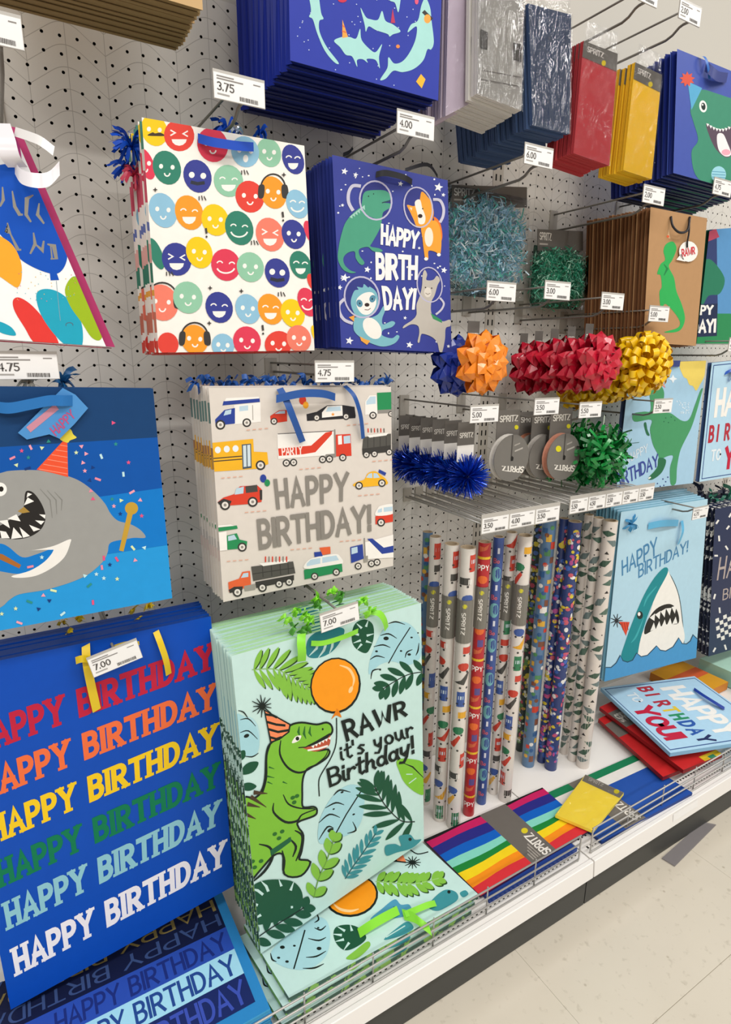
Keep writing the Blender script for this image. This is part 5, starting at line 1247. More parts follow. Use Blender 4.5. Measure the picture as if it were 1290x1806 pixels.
b_ = a.build('checker_print', bag); b_['kind'] = 'stuff'
stack_behind(bag, 7, .014, pl.n, 'dark navy confetti gift bag hanging behind the outermost one', 'navy confetti bags on one hook', jit=.004, drop=-.002, seed=48)
tuft = thing('ribbon_tuft', PY(-.17).at(1270, 880), 'dark green ribbon knots above the navy confetti bags', 'ribbon')
for i, (x, y) in enumerate(((1235, 868), (1255, 876), (1275, 872), (1290, 868), (1245, 884), (1270, 886))): loops(tuft, PY(-.15).at(x, y), 8, .04, .012, mat('#1f6a55', .35, .5, 0, 'satin') if i % 2 else mat('#22263c', .4, .5, 0, 'satin'), 90 + i, 'ribbon_knot', flat=.3)
# ---------------------------------------------------------------- tissue paper packs
def tissue_pack(quad, Y, h, label, t=.009, hdr=True, sleeve='tissue_sleeve', header_h=34, name='tissue_pack', glint=.07):
    pl = PY(Y)
    P = [pl.at(*q) for q in quad]
    r = thing(name, (P[2] + P[3]) / 2, label, 'tissue paper')
    m = paper(h, .55)
    mb = MB(); tl, tr, br, bl = P; n = pl.n; k = 4
    for i in range(k):                       # folded sheets, one behind the other
        d0, d1 = t * i / k, t * (i + .86) / k
        ins = Vector((.0012 * (i % 2), 0, .001 * (i % 2)))
        q = [tl - n * d0 + ins, tr - n * d0 - ins, br - n * d0 - ins * .5, bl - n * d0 + ins * .5]
        mb.slab(q[::-1] if False else q, n, d1 - d0, m)
    mb.build('folded_tissue', r)
    pf = pl.shifted(.0012)
    if hdr:
        a = Art(pf.shifted(-.001), clip=quad, lift=.0004)
        def qq(u, v): return ((quad[0][0] * (1 - u) + quad[1][0] * u) * (1 - v) + (quad[3][0] * (1 - u) + quad[2][0] * u) * v, (quad[0][1] * (1 - u) + quad[1][1] * u) * (1 - v) + (quad[3][1] * (1 - u) + quad[2][1] * u) * v)
        a.poly([qq(0, 0), qq(1, 0), qq(1, hdr), qq(0, hdr * .9)], GREY)
        a.text('SPRITZ', qq(.12, hdr * .2), qq(.6, hdr * .22), qq(.6, hdr * .55), qq(.12, hdr * .52), '#d8d2ca', w=.18)
        c = qq(.62, hdr * .8); a.ell(c[0], c[1], 4, 5, '#d8c22a', n=12)
        a.build('printed_label', r)
    mb = MB()
    f = clear_film(sleeve, alpha=0 if sleeve != 'crinkled_sleeve' else .1, rough=.1, bump=.5 if sleeve != 'crinkled_sleeve' else 1.0, scale=26, stretch=(1, 1, .3) if sleeve == 'crinkled_sleeve' else (1, 1, .7), ior=1.5 if sleeve == 'crinkled_sleeve' else 1.3)
    e = .002
    mb.face([tl + n * e + Vector((-.002, 0, .002)), bl + n * e + Vector((-.002, 0, -.002)), br + n * e + Vector((.002, 0, -.002)), tr + n * e + Vector((.002, 0, .002))], f)
    mb.build('clear_sleeve', r)
    if header_h:
        mb = MB(); z = header_h / 1000
        mb.face([tl + Vector((.004, 0, .003)), tr + Vector((-.004, 0, .003)), tr + Vector((-.006, 0, z)), tl + Vector((.006, 0, z))], clear_film('hang_tab_film', alpha=.08, rough=.12, bump=.4, scale=18))
        mb.build('hang_tab', r)
    return r
def pack_stack(root, n, step, label, group, jit=.002, drop=0, seed=1):
    stack_behind(root, n, step, Vector((0, -1, 0)), label, group, jit, 0, drop, seed, skip=('clear_sleeve', 'hang_tab'))
r = tissue_pack([(845, -32), (925, -2), (920, 195), (842, 165)], -.28, '#dedad4', 'white tissue pack in a clear sleeve, outermost on its hook', hdr=0, sleeve='crinkled_sleeve', glint=.24)
a = Art(PY(-.2815), T=(760, 0, 2.434)); a.poly([(215, 125), (245, 140), (243, 215), (215, 205)], GREY); a.poly([(355, 182), (392, 192), (390, 268), (355, 255)], GREY)
for y in (300, 340): a.line([(215, y), (388, y + 32)], 4, '#a8a29c')
a.build('printed_label', r)
r2 = tissue_pack([(792, -42), (846, -34), (838, 178), (786, 205)], -.245, '#cbbccb', 'lilac tissue pack beside the white one, outermost of the lilac packs', hdr=0, header_h=0)
pack_stack(r, 9, .011, 'white tissue pack hanging behind the outermost one', 'white tissue packs on one hook', drop=.001, seed=2)
pack_stack(r2, 8, .0115, 'lilac tissue pack hanging behind the outermost lilac one', 'lilac tissue packs on one hook', jit=.005, drop=.0005, seed=3)
r = tissue_pack([(932, 6), (1008, 26), (1005, 236), (940, 220)], -.28, '#4a6088', 'slate blue tissue pack in a crinkled clear sleeve, outermost on its hook', hdr=0, sleeve='crinkled_sleeve', glint=.24)
pack_stack(r, 17, .0125, 'slate blue tissue pack hanging behind the outermost one', 'slate blue tissue packs on one hook', jit=.005, drop=.0008, seed=4)
r = tissue_pack([(1030, 72), (1090, 95), (1075, 292), (1012, 270)], -.28, '#c04247', 'red tissue pack with grey label, outermost on its hook', hdr=.16)
pack_stack(r, 6, .011, 'red tissue pack hanging behind the outermost one', 'red tissue packs on one hook', jit=.003, drop=.0005, seed=5)
r = tissue_pack([(1121, 110), (1168, 132), (1150, 316), (1100, 300)], -.28, '#f2c32e', 'yellow tissue pack with grey label, outermost on its hook', hdr=.17)
pack_stack(r, 5, .011, 'yellow tissue pack hanging behind the outermost one', 'yellow tissue packs on one hook', jit=.003, drop=.0005, seed=6)

# ---------------------------------------------------------------- bags of paper shred
def shred_bag(cx, cy, wpx, hpx, Y, cols, label, hdr, seed):
    pl = PY(Y); c = pl.at(cx, cy)
    e = pl.at(cx + wpx / 2, cy); w = (e.x - c.x) ; hh = (c.z - pl.at(cx, cy + hpx / 2).z); d = .03
    r = thing('shred_bag', Vector((c.x, Y, c.z - hh)), label, 'paper shred')
    rnd = random.Random(seed)
    ms = [mat(h, .3, .6, 0, 'foil') for h in cols]
    mb = MB()
    for i in range(3200):
        while True:
            u, v, q = rnd.uniform(-1, 1), rnd.uniform(-1, 1), rnd.uniform(-1, 1)
            if abs(u) ** 3 + abs(v) ** 3 < .95 and q * q < 1 - max(u * u, v * v) * .8: break
        p = c + Vector((u * w * .93, q * d, v * hh * .93))
        l = rnd.uniform(.006, .02); d1 = Vector((rnd.uniform(-1, 1), rnd.uniform(-.5, .5), rnd.uniform(-1, 1))).normalized() * l
        d2 = Vector((rnd.uniform(-1, 1), rnd.uniform(-.5, .5), rnd.uniform(-1, 1))).normalized() * l
        mb.strip([p, p + d1, p + d1 * .6 + d2], Vector((rnd.uniform(-1, 1), rnd.uniform(-1, 1), rnd.uniform(-1, 1))), .0028, rnd.choice(ms), False)
    mb.build('paper_shred', r, kind='stuff')
    # pillow of clear film
    mb = MB(); G = 10; V = []; Fc = []
    for s in (-1, 1):
        for i in range(G + 1):
            for j in range(G + 1):
                u, v = -1 + 2 * i / G, -1 + 2 * j / G
                V.append(c + Vector((u * w * 1.05, s * (d + .006) * ((1 - u ** 4) * (1 - v ** 4)) ** .5, v * hh * 1.05)))
    for s in range(2):
        o = s * (G + 1) ** 2
        for i in range(G):
            for j in range(G):
                f = (o + i * (G + 1) + j, o + (i + 1) * (G + 1) + j, o + (i + 1) * (G + 1) + j + 1, o + i * (G + 1) + j + 1)
                Fc.append(f if s == 0 else f[::-1])
    mb.mesh(V, Fc, clear_film('shred_film', alpha=0, rough=.08, bump=.8, scale=30), True); mb.build('clear_bag', r)
    x0, y0, x1, y1 = hdr
    q = [PY(Y).at(*p) for p in ((x0, y0), (x1, y0 + (y1 - y0) * .1), (x1, y1), (x0, y1))]
    mb = MB(); mb.slab(q, Vector((0, -1, 0)), .0015, paper(GREY, .5)); hd = mb.build('header_card', r)
    a = Art(PY(Y), lift=.0004); a.text('SPRITZ', (x0 + 3, y0 + 5), (x0 + (x1 - x0) * .3, y0 + 7), (x0 + (x1 - x0) * .3, y0 + 21), (x0 + 3, y0 + 19), '#e6e0d6', w=.18)
    a.line([(x0 + 3, y0 + 26), (x0 + (x1 - x0) * .22, y0 + 27)], 3, '#b5aea4'); a.build('header_print', hd)
shred_bag(858, 433, 138, 175, -.06, ('#b4def4', '#d4eefa', '#f2fafc', '#8cd8e6', '#62d0be', '#a6d0ee'), 'clear bag of pale blue iridescent paper shred with grey header card', (798, 326, 930, 366), 1)
shred_bag(987, 492, 88, 100, -.05, ('#38ac86', '#5cc8a2', '#24906f', '#b4eed2', '#369878'), 'small clear bag of green paper shred with grey header card', (949, 404, 1029, 442), 2)

# ---------------------------------------------------------------- bows
def loop_mesh(name, r, w, m, pointed):
    """one ribbon loop along +x: a strip with a crease down its middle, drawn to a point at the tip of a star bow"""
    mb = MB()
    if pointed: path = [(0, 0, 0), (.35, 0, .2), (.66, 0, .3), (.92, 0, .16), (1.1, 0, 0), (.85, 0, -.12), (.4, 0, -.12), (0, 0, -.02)]; ws = [.3, .72, 1, .6, .05, .6, .7, .3]; rg = .13
    else: path = [(.3, 0, 0), (.55, 0, .1), (.8, 0, .17), (1, 0, .13), (1.06, 0, 0), (1, 0, -.12), (.8, 0, -.14), (.3, 0, -.02)]; ws = [.5, .8, 1, 1, 1, .9, .8, .4]; rg = .0
    k = 1 if pointed else 3
    P = catmull([tuple(c * r for c in p) for p in path], k, False); wl = [x[0] * w for x in catmull([(x,) for x in ws], k, False)]
    V = []
    for i, (p, ww) in enumerate(zip(P, wl)):
        p = Vector(p); a = Vector(P[max(i - 1, 0)]); b = Vector(P[min(i + 1, len(P) - 1)]); t = (b - a).normalized(); nn = Vector((-t.z, 0, t.x))
        V += [p + Vector((0, -ww / 2, 0)), p + nn * ww * rg * 2, p + Vector((0, ww / 2, 0))]
    Fc = []
    for i in range(len(P) - 1):
        for q in (0, 1): Fc.append((3 * i + q, 3 * i + q + 1, 3 * i + q + 4, 3 * i + q + 3))
    mb.mesh(V, Fc, m, not pointed)
    return mb.data(name)
def aim(d, roll=0):
    x = d.normalized(); up = Vector((0, -1, 0)) if abs(x.y) < .95 else Vector((0, 0, 1))
    y = up.cross(x).normalized(); z = x.cross(y)
    R = Matrix((x, y, z)).transposed()
    return R @ Matrix.Rotation(roll, 3, 'X')
LOOPS = {}
def loop_bow(c, r, h, label, group, rings, w=.4, pointed=True, seed=0, metal=.0):
    key = (h, round(r, 3), w, pointed)
    if key not in LOOPS: LOOPS[key] = loop_mesh('loop', r, r * w, mat(h, .22, .6, metal, 'gloss_ribbon'), pointed)
    t = thing('gift_bow', c, label, 'bow', group); t.scale = (1, .8, 1)
    rnd = random.Random(seed); jr = .5 if pointed else 1.4
    for n, el, sc in rings:
        for i in range(n):
            az = math.tau * (i + rnd.uniform(-.12, .12)) / n + el
            d = Vector((math.cos(el) * math.cos(az), -math.sin(el), math.cos(el) * math.sin(az)))
            o = bpy.data.objects.new('loop', LOOPS[key]); COL.objects.link(o); o.parent = t
            o.matrix_local = Matrix.LocRotScale(d * r * .06, aim(d, rnd.uniform(-jr, jr)).to_quaternion(), Vector((sc, sc, sc)))
    return t
STAR = [(9, .0, 1), (8, .42, 1), (7, .85, .95), (4, 1.2, .88), (1, 1.5, .8)]
PUFF = [(16, -.05, 1), (16, .3, .98), (13, .62, .95), (9, .95, .92), (5, 1.28, .88)]
def bow_card(t, c, w, h, up, text=True, ytab=0):
    """grey hanging card behind a bow"""
    x, y, z = c
    mb = MB(); mb.box((x - w / 2, y, z), (x + w / 2, y + .0012, z + h), paper(GREY, .5)); k = mb.build('hang_card', t)
    a = Art(PY(y), lift=.0004)
    q = [pix(Vector(p)) for p in ((x - w * .4, y, z + h * .55), (x + w * .4, y, z + h * .55), (x + w * .4, y, z + h * .32), (x - w * .4, y, z + h * .32))]
    a.text('SPRITZ', *q, '#e6e0d6', w=.18); a.build('card_print', k)
    return k
cO = PY(-.27).at(847, 640)
t = loop_bow(cO, .056, '#f58a1c', 'glossy orange star bow hanging beside the blue one', None, STAR, .78, True, 1)
bow_card(t, (cO.x, cO.y + .03, cO.z + .03), .03, .05, 1)
cB = Vector((cO.x - .004, -.195, cO.z - .008))
t = loop_bow(cB, .056, '#1d3596', 'dark blue star bow tucked behind the orange bow', None, STAR, .78, True, 2)
XR = PY(-.275).at(1050, 640).x
for i in range(5):
    Y = -.275 + i * .05; c = Vector((XR, Y, 1.266 - .004 * i))
    t = loop_bow(c, .06, '#c1122f', 'crimson star bow in the row of five, the one furthest from the pegboard' if i == 0 else 'crimson star bow among those behind the front one of the row', 'crimson star bows on one hook', STAR, .78, True, 3 + i)
    bow_card(t, (XR, Y + .03, c.z + .035), .026, .05, 1)
XY = PY(-.27).at(1137, 638).x
for i in range(5):
    Y = -.27 + i * .048; c = Vector((XY, Y, 1.262 - .012 * i))
    t = loop_bow(c, .07, '#f4c40c', 'yellow many-looped bow of the row, the one furthest from the pegboard' if i == 0 else 'yellow many-looped bow among those behind the front one of the row', 'yellow looped bows on one hook', PUFF, .25, False, 20 + i)
# tinsel bows
M_TIN = [mat('#0b3cc0', .16, .7, .55, 'foil'), mat('#0a2a8c', .2, .7, .5, 'foil'), mat('#1c5ae0', .12, .7, .6, 'foil')]
def tinsel_mesh(r, seed):
    rnd = random.Random(seed); mb = MB()
    for i in range(620):
        z = rnd.uniform(-1, 1); az = rnd.uniform(0, math.tau); s = math.sqrt(1 - z * z)
        d = Vector((s * math.cos(az), s * math.sin(az) * .85, z)); L_ = r * rnd.uniform(.82, 1.06)
        side = d.cross(Vector((rnd.uniform(-1, 1), rnd.uniform(-1, 1), rnd.uniform(-1, 1))))
        mb.strip([d * L_ * .15, d * L_ * .6 + side * .0015, d * L_], side, [.0012, .0022, .0014], M_TIN[i % 3], False)
    return mb.data('tinsel')
XT = PY(-.262).at(826, 838).x
TM = [tinsel_mesh(.049, s) for s in (1, 2)]
for i in range(6):
    Y = -.262 + i * .043; zc = 1.036 - .001 * i
    t = thing('tinsel_bow', Vector((XT, Y, zc)), 'shiny blue tinsel pompom bow, outermost on its hook' if i == 0 else 'shiny blue tinsel pompom bow hanging behind the outermost one', 'bow', 'blue tinsel bows on one hook')
    o = bpy.data.objects.new('tinsel', TM[i % 2]); COL.objects.link(o); o.parent = t; o.rotation_euler = (0, i * 1.1, 0); o['kind'] = 'stuff'
    mb = MB(); mb.box((XT - .022, Y + .012, zc + .03), (XT + .022, Y + .0132, zc + .064), paper('#e9e4dc', .5)); mb.build('white_card', t)
    bow_card(t, (XT, Y + .012, zc + .064), .045, .048, 1)
# green curled ribbon bows
M_GR = [mat('#0f7a34', .25, .6, 0, 'gloss_ribbon'), mat('#16923f', .22, .6, 0, 'gloss_ribbon'), mat('#0a5f28', .3, .6, 0, 'gloss_ribbon')]
def curls(r, seed):
    rnd = random.Random(seed); mb = MB()
    for i in range(150):
        z = rnd.uniform(-1, 1); az = rnd.uniform(0, math.tau); s = math.sqrt(1 - z * z)
        d = Vector((s * math.cos(az), -abs(s * math.sin(az)) * .8, z)); L_ = r * rnd.uniform(.75, 1.12)
        b = Vector((rnd.uniform(-1, 1), rnd.uniform(-1, 1), rnd.uniform(-1, 1))).normalized()
        p = catmull([d * L_ * .05, d * L_ * .5 + b * L_ * .2, d * L_ * .95 + b * L_ * .05 , d * L_ - b * L_ * .22 ], 4, False)
        mb.strip(p, d.cross(b), .0078, M_GR[i % 3])
    return mb.data('curled_ribbon')
XG = PY(-.27).at(1058, 812).x
for i in range(4):
    Y = -.27 + i * .05
    t = thing('curly_bow', Vector((XG, Y, 1.047 - .002 * i)), 'green curled ribbon bow, outermost on its hook' if i == 0 else 'green curled ribbon bow hanging behind the outermost one', 'bow', 'green curled bows on one hook')
    o = bpy.data.objects.new('curled_ribbon', curls(.076, 50 + i)); COL.objects.link(o); o.parent = t; o['kind'] = 'stuff'
    mb = MB(); mb.tube([(XG, Y, 1.08), (XG, Y, 1.145)], .0012, mat('#b9c9b4', .4, .5, 0, 'cord'), 5); mb.build('hang_cord', t)
# ribbon spools on cards
def spool(px, py, Y, rpx, label, rim, dot=False):
    pl = PY(Y); c = pl.at(px, py); r = pl.at(px + rpx, py).x - c.x
    r *= .93
    t = thing('ribbon_spool', Vector((c.x, Y + .008, c.z - r)), label, 'ribbon spool')
    n = 28
    def disc(y0, y1, rr, m, nm):
        mb = MB(); a0 = [Vector((c.x + rr * math.cos(math.tau * i / n), y0, c.z + rr * math.sin(math.tau * i / n))) for i in range(n)]
        a1 = [p + Vector((0, y1 - y0, 0)) for p in a0]
        mb.mesh(a0 + a1, [tuple(range(n)), tuple(range(2 * n - 1, n - 1, -1))] + [(i, n + i, n + (i + 1) % n, (i + 1) % n) for i in range(n)], m); return mb.build(nm, t)
    disc(Y + .0012, Y + .015, r * .9, mat(rim, .3, .6, .2, 'satin'), 'wound_ribbon'); disc(Y + .0152, Y + .0162, r, mat(rim, .5, .4, 0, 'paper'), 'back_disc')
    f = disc(Y, Y + .001, r, paper('#74706a', .5), 'front_disc')
    a = Art(PY(Y), lift=.0004)
    def q(u, v): return pix(Vector((c.x + u * r, Y, c.z + v * r)))
    a.text('SPRITZ', q(.72, -.72), q(-.5, -.5), q(-.55, -.28), q(.8, -.42), '#e8e2d8', w=.2)      # printed upside down
    a.poly([q(-.06, .05), q(0, .05), q(0, .98), q(-.06, .98)], '#4d4945'); a.poly([q(-.05, -.12), q(.08, -.12), q(.1, .02), q(0, .1), q(-.06, .04)], '#262422')
    a.poly([q(.1, .5), q(.42, .58), q(.42, .64), q(.1, .56)], '#a29c94'); a.poly([q(.14, .25), q(.6, .36), q(.6, .43), q(.14, .32)], '#b2aca4')
    if dot: x, y = q(-.38, .38); a.ell(x, y, 5, 5.5, '#d9cf2a', n=14)
    a.build('disc_print', f)
    w = r * 1.3; mb = MB(); mb.box((c.x - w / 2, Y + .0172, c.z - r * .2), (c.x + w / 2, Y + .0184, c.z + r * 2.0), paper(GREY, .5)); k = mb.build('hang_card', t)
    a = Art(PY(Y + .0172), lift=.0004)
    qq = [pix(Vector((c.x + u * w, Y + .0172, c.z + v * r))) for u, v in ((-.4, 1.78), (.4, 1.78), (.4, 1.5), (-.4, 1.5))]
    a.text('SPRITZ', *qq, '#e0dad0', w=.18); x, y = pix(Vector((c.x + w * .36, Y + .017, c.z + r * 1.25))); a.ell(x, y, 3.5, 4, '#d9cf2a', n=12); a.build('card_print', k)
spool(903, 808, -.25, 32, 'grey ribbon spool with white ribbon, nearest the blue tinsel bows', '#d9d4cc')
spool(995, 806, -.25, 30, 'grey ribbon spool with a yellow dot and copper rim, nearest the green bow', '#c98f78', True)
spool(962, 806, -.222, 29, 'grey ribbon spool hanging between two others', '#b8b2aa')
spool(938, 802, -.195, 28, 'copper rimmed grey ribbon spool tucked behind the others', '#c08468', True)

# ---------------------------------------------------------------- rolls of gift wrap
class RollArt:
    """small prints wrapped on a roll: s arc length from the side facing the aisle, z height"""
    def __init__(s, c, r): s.c = c; s.r = r; s.mb = MB(); s.k = 0; s.a0 = math.atan2(CP.y - c.y, CP.x - c.x)
    def pt(s, u, z): 
        an = s.a0 + u / s.r; rr = s.r + .0002 + s.k * 6e-6
        return Vector((s.c.x + rr * math.cos(an), s.c.y + rr * math.sin(an), z))
    def poly(s, pts, h):
        s.k += 1
        # cut into narrow upright strips so that the print follows the curve
        us = [p[0] for p in pts]; lo, hi = min(us), max(us); n = max(1, int((hi - lo) / (s.r * .45)) + 1)
        for i in range(n):
            a, b = lo + (hi - lo) * i / n, lo + (hi - lo) * (i + 1) / n
            q = clip_poly(pts, [(a, -9), (b, -9), (b, 9), (a, 9)]) if n > 1 else pts
            if len(q) > 2:
                P = [s.pt(*p) for p in q]
                s.mb.face(P, mat(h, .35, .5, 0, 'gloss'))
    def ell(s, u, z, ru, rz, h, n=10): s.poly([(u + ru * math.cos(math.tau * i / n), z + rz * math.sin(math.tau * i / n)) for i in range(n)], h)
    def box(s, u, z, w, h_, h): s.poly([(u - w / 2, z - h_ / 2), (u + w / 2, z - h_ / 2), (u + w / 2, z + h_ / 2), (u - w / 2, z + h_ / 2)], h)
    def text(s, st, u, z, size, h, vertical=False, w=.18, flip=1):
        x = 0
        for ch in st:
            g = GL[ch]
            for stk in g[1]:
                p = [(px_ + x, py_) for px_, py_ in stk]; Lf, Rt = outline(p, w)
                k = s.k
                for i in range(len(p) - 1):
                    s.k = k
                    q = [Lf[i], Lf[i + 1], Rt[i + 1], Rt[i]]
                    s.poly([(u + b * size * .6, z - a * size) if vertical else (u + a * size, z + b * size) for a, b in q], h)
            x += g[0] + .22
def car(R, u, z, sc, c, kind):
    w = .016 * sc
    if kind == 0: R.box(u, z, w, .011 * sc, c); R.box(u + w * .55, z - .001, w * .35, .008 * sc, '#e9e4dc')
    elif kind == 1: R.box(u, z, w * .8, .026 * sc, c); R.box(u, z + .004, w * .5, .006 * sc, '#cfdde4')
    elif kind == 2: R.poly([(u - w, z), (u - w * .3, z + .008), (u + w * .4, z + .02 * sc), (u + w * .6, z + .016 * sc), (u, z - .004)], c)
    else: R.ell(u, z, w * .6, .007 * sc, c)
    for d in (-.35, .35): R.ell(u + d * w, z - .008 * sc, .0028, .0028, '#3a3836', 8)
def wrap_roll(px, py, wpx, kind, label, group=None, topz=None):
    b = PZ(DECK).at(px, py)
    dist = (b - CP).dot(CF); r = wpx / 2 * dist / F
    c = Vector((b.x, b.y + r * .7, DECK + .0005)); L_ = .735
    base = dict(truck='#ded6cd', red='#b3262c', blue='#38508f', floral='#2c3a34', toys='#5a7a9c', navy='#2f3f74', dino='#dcd2c8')[kind]
    t = thing('wrap_roll', c, label, 'gift wrap', group)
    n = 16; mb = MB(); m = mat(base, .3, .5, 0, 'gloss')
    ring = [(math.cos(math.tau * i / n), math.sin(math.tau * i / n)) for i in range(n)]
    V = [c + Vector((r * x, r * y, z)) for z in (0, L_) for x, y in ring] + [c + Vector((r * .72 * x, r * .72 * y, z)) for z in (0, L_) for x, y in ring] + [c + Vector((r * .72 * x, r * .72 * y, L_ - .03)) for x, y in ring]
    mb.mesh(V, [(i, (i + 1) % n, n + (i + 1) % n, n + i) for i in range(n)], m, True)
    core = mat('#b8a488', .8, .2, 0, 'card')
    mb.mesh(V, [(n + i, n + (i + 1) % n, 3 * n + (i + 1) % n, 3 * n + i) for i in range(n)] + [(3 * n + i, 3 * n + (i + 1) % n, 4 * n + (i + 1) % n, 4 * n + i) for i in range(n)], core)
    mb.mesh(V, [tuple(range(4 * n, 5 * n)), tuple(range(n - 1, -1, -1))], core)
    mb.build('paper_roll', t)
    R = RollArt(c, r); rnd = random.Random(int(px * 3 + py)); half = r * 1.5
    z = DECK + .03; i = rnd.randrange(5)
    while z < DECK + L_ - .02:
        u = rnd.uniform(-half * .7, half * .7)
        if kind == 'truck':
            car(R, u, z, 1.5, ('#c8402f', '#2f7a52', '#e0a52c', '#3f5a9c', '#4a4844', '#c8402f')[i % 6], i % 4); z += .042
        elif kind == 'red':
            q = i % 5
            if q == 0: R.text('PPY', -.013, z, .013, '#f2ece4'); z += .026
            elif q == 1: R.box(0, z + .004, half * 2, .006, '#e6b82a'); z += .018
            elif q == 2: R.poly([(-.01, z), (.006, z + .006), (.012, z + .02), (0, z + .012), (-.012, z + .014)], '#c9603a'); z += .026
            elif q == 3: R.box(.004, z + .004, .014, .018, '#5a4a86'); z += .03
            else: R.ell(0, z + .006, .012, .01, '#e0682a'); z += .028
        elif kind == 'blue':
            if i % 3 == 0:
                R.ell(0, z + .012, .012, .019, '#6fb0b4', 14); R.ell(.004, z + .014, .007, .013, base, 12); z += .04
            elif i % 3 == 1: R.text('Bo', -.008, z, .011, '#c8606a'); z += .024
            else: R.box(.002, z + .006, .005, .014, '#d8dce6'); z += .028
        elif kind in ('floral', 'navy'):
            cs = ('#c8b83a', '#b8485c', '#d8dcd0', '#4a6aa8', '#5a8a4a') if kind == 'floral' else ('#d8c03a', '#c85a6a', '#e6e4e0', '#3f62b0', '#b04a8c')
            for _ in range(3):
                uu = rnd.uniform(-half, half); R.ell(uu, z + rnd.uniform(-.006, .006), rnd.uniform(.003, .008), rnd.uniform(.003, .008), cs[rnd.randrange(5)], 7)
            z += .011
        elif kind == 'toys':
            cs = ('#c8402f', '#d8a83a', '#2f5a8c', '#e6e2da', '#7a4a36', '#4f8a5a')
            R.box(u, z, rnd.uniform(.008, .02), rnd.uniform(.008, .02), cs[i % 6]); R.ell(-u, z + .008, .006, .006, cs[(i + 3) % 6], 9); z += .02
        else:
            cs = ('#4f6a5c', '#6a7a78', '#3f5a4a')
            if i % 4 == 3: R.poly([(u - .006, z), (u + .006, z), (u, z + .008)], '#2a2624'); z += .03
            else:
                an = rnd.uniform(-.5, .9); lx, lz = .021 * math.cos(an), .021 * math.sin(an)
                R.poly([(u - lx, z - lz), (u - lz * .35, z + .008), (u + lx, z + lz), (u + lz * .35, z - .009)], cs[i % 3]); R.ell(-u * .8, z + .014, .002, .002, '#3a3632', 6); z += .026
        i += 1
    R.mb.build('printed_pattern', t)
    if kind in ('truck', 'red') or px in (960,):
        z0 = DECK + L_ - (.225 if kind != 'red' else .21); hgt = .105
        R2 = RollArt(c, r + .0012); R2.box(0, z0 + hgt / 2, r * 3.0, hgt, '#77736a'); R2.ell(0, z0 + hgt - .014, .0055, .0055, '#d2ca30', 12)
        R2.text('SPRITZ', -.006, z0 + hgt - .03, .014, '#ece6dc', vertical=True)
        R2.mb.build('paper_band', t, label='grey paper band with yellow dot')
ROLLS = [(742, 1400, 16, 'toys', 'colourful toy print wrap roll closest to the pegboard behind the jungle bags'), (754, 1418, 18, 'truck', 'pale vehicle print wrap roll standing beside the jungle dinosaur bags'), (780, 1447, 23, 'truck', 'thick pale vehicle print wrap roll second along from the jungle bags'), (805, 1460, 24, 'truck', 'thick pale vehicle print wrap roll standing next to the red roll'),
 (831, 1438, 20, 'red', 'red lettered wrap roll between vehicle and blue rolls'), (853, 1418, 17, 'blue', 'slate blue wrap roll with teal rings beside the red roll'), (874, 1400, 17, 'truck', 'slim pale vehicle print wrap roll beside the slate blue roll'), (896, 1413, 22, 'truck', 'pale vehicle print wrap roll in front of the dark floral roll'),
 (921, 1325, 14, 'floral', 'slim dark floral wrap roll behind the toy print roll'), (937, 1352, 22, 'toys', 'bright toy print wrap roll beside the navy floral rolls'), (959, 1345, 15, 'navy', 'slim navy floral wrap roll beside the toy print roll'), (977, 1358, 21, 'navy', 'thick navy floral wrap roll beside the leaf print rolls'),
 (999, 1330, 14, 'dino', 'slim pale leaf print wrap roll beside the navy floral roll'), (1014, 1342, 16, 'dino', 'medium pale leaf print wrap roll between two others'), (1034, 1354, 22, 'dino', 'thick pale leaf print wrap roll beside the wave shark bag')]
for a_ in ROLLS: wrap_roll(*a_)
# ---------------------------------------------------------------- things lying on the base shelf
def flat_pack(name, label, cat, quad, plane, t, m, ms=None, group=None, rigid=True):
    P = [plane.at(*q) for q in quad]
    c = sum(P, Vector()) / 4 - plane.n * t
    r = thing(name, c, label, cat, group)
    cr = (P[1] - P[0]).cross(P[2] - P[0])
    Q = P if cr.dot(plane.n) > 0 else P[::-1]
    mb = MB(); mb.slab(Q, plane.n, t, m, ms); mb.build('body', r)
    return r, Art(plane, clip=quad)
# jungle bags lying in front of their stack
ZL = .186
pl = PZ(ZL)
C4 = [Vector((.182, -.279, ZL)), Vector((.610, -.289, ZL)), Vector((.630, -.462, ZL)), Vector((.203, -.453, ZL))]
quad = [pix(p) for p in C4]
t, a = flat_pack('lying_gift_bag', 'pale green jungle gift bag lying face up behind the wire fence', 'gift bag', quad, pl, .010, paper(MINT), M_RW_SIDE)
a.T(380, 1380, 2.6875)
a.ell(645, 537, 128, 101, INK, rot=-8); a.ell(645, 535, 118, 92, '#f6991d', rot=-8); a.line([(555, 570), (590, 600), (640, 610), (680, 600)], [4, 12, 12, 4], '#f9cf92', smooth=True); a.ell(556, 548, 7, 14, '#f9cf92', rot=-15)
frond(a, [(760, 470), (850, 478), (950, 480), (1060, 455)], 10, 70, 26, LIME, 58, '#9ac873', '#2c4a22')
a.blob([(262, 830), (300, 760), (400, 690), (480, 640), (530, 660), (545, 740), (520, 830), (440, 885), (340, 880)], '#a8d4dc'); a.line([(372, 885), (400, 790), (425, 700)], 7, INK)
for u in ([(480, 620), (490, 650), (470, 665)], [(470, 690), (500, 700), (525, 680)], [(440, 740), (490, 750), (525, 735)], [(430, 830), (480, 825), (525, 800)], [(415, 882), (470, 880), (515, 860)], [(262, 810), (270, 840), (290, 850)]): a.line(u, [3, 8, 3], INK, smooth=True)
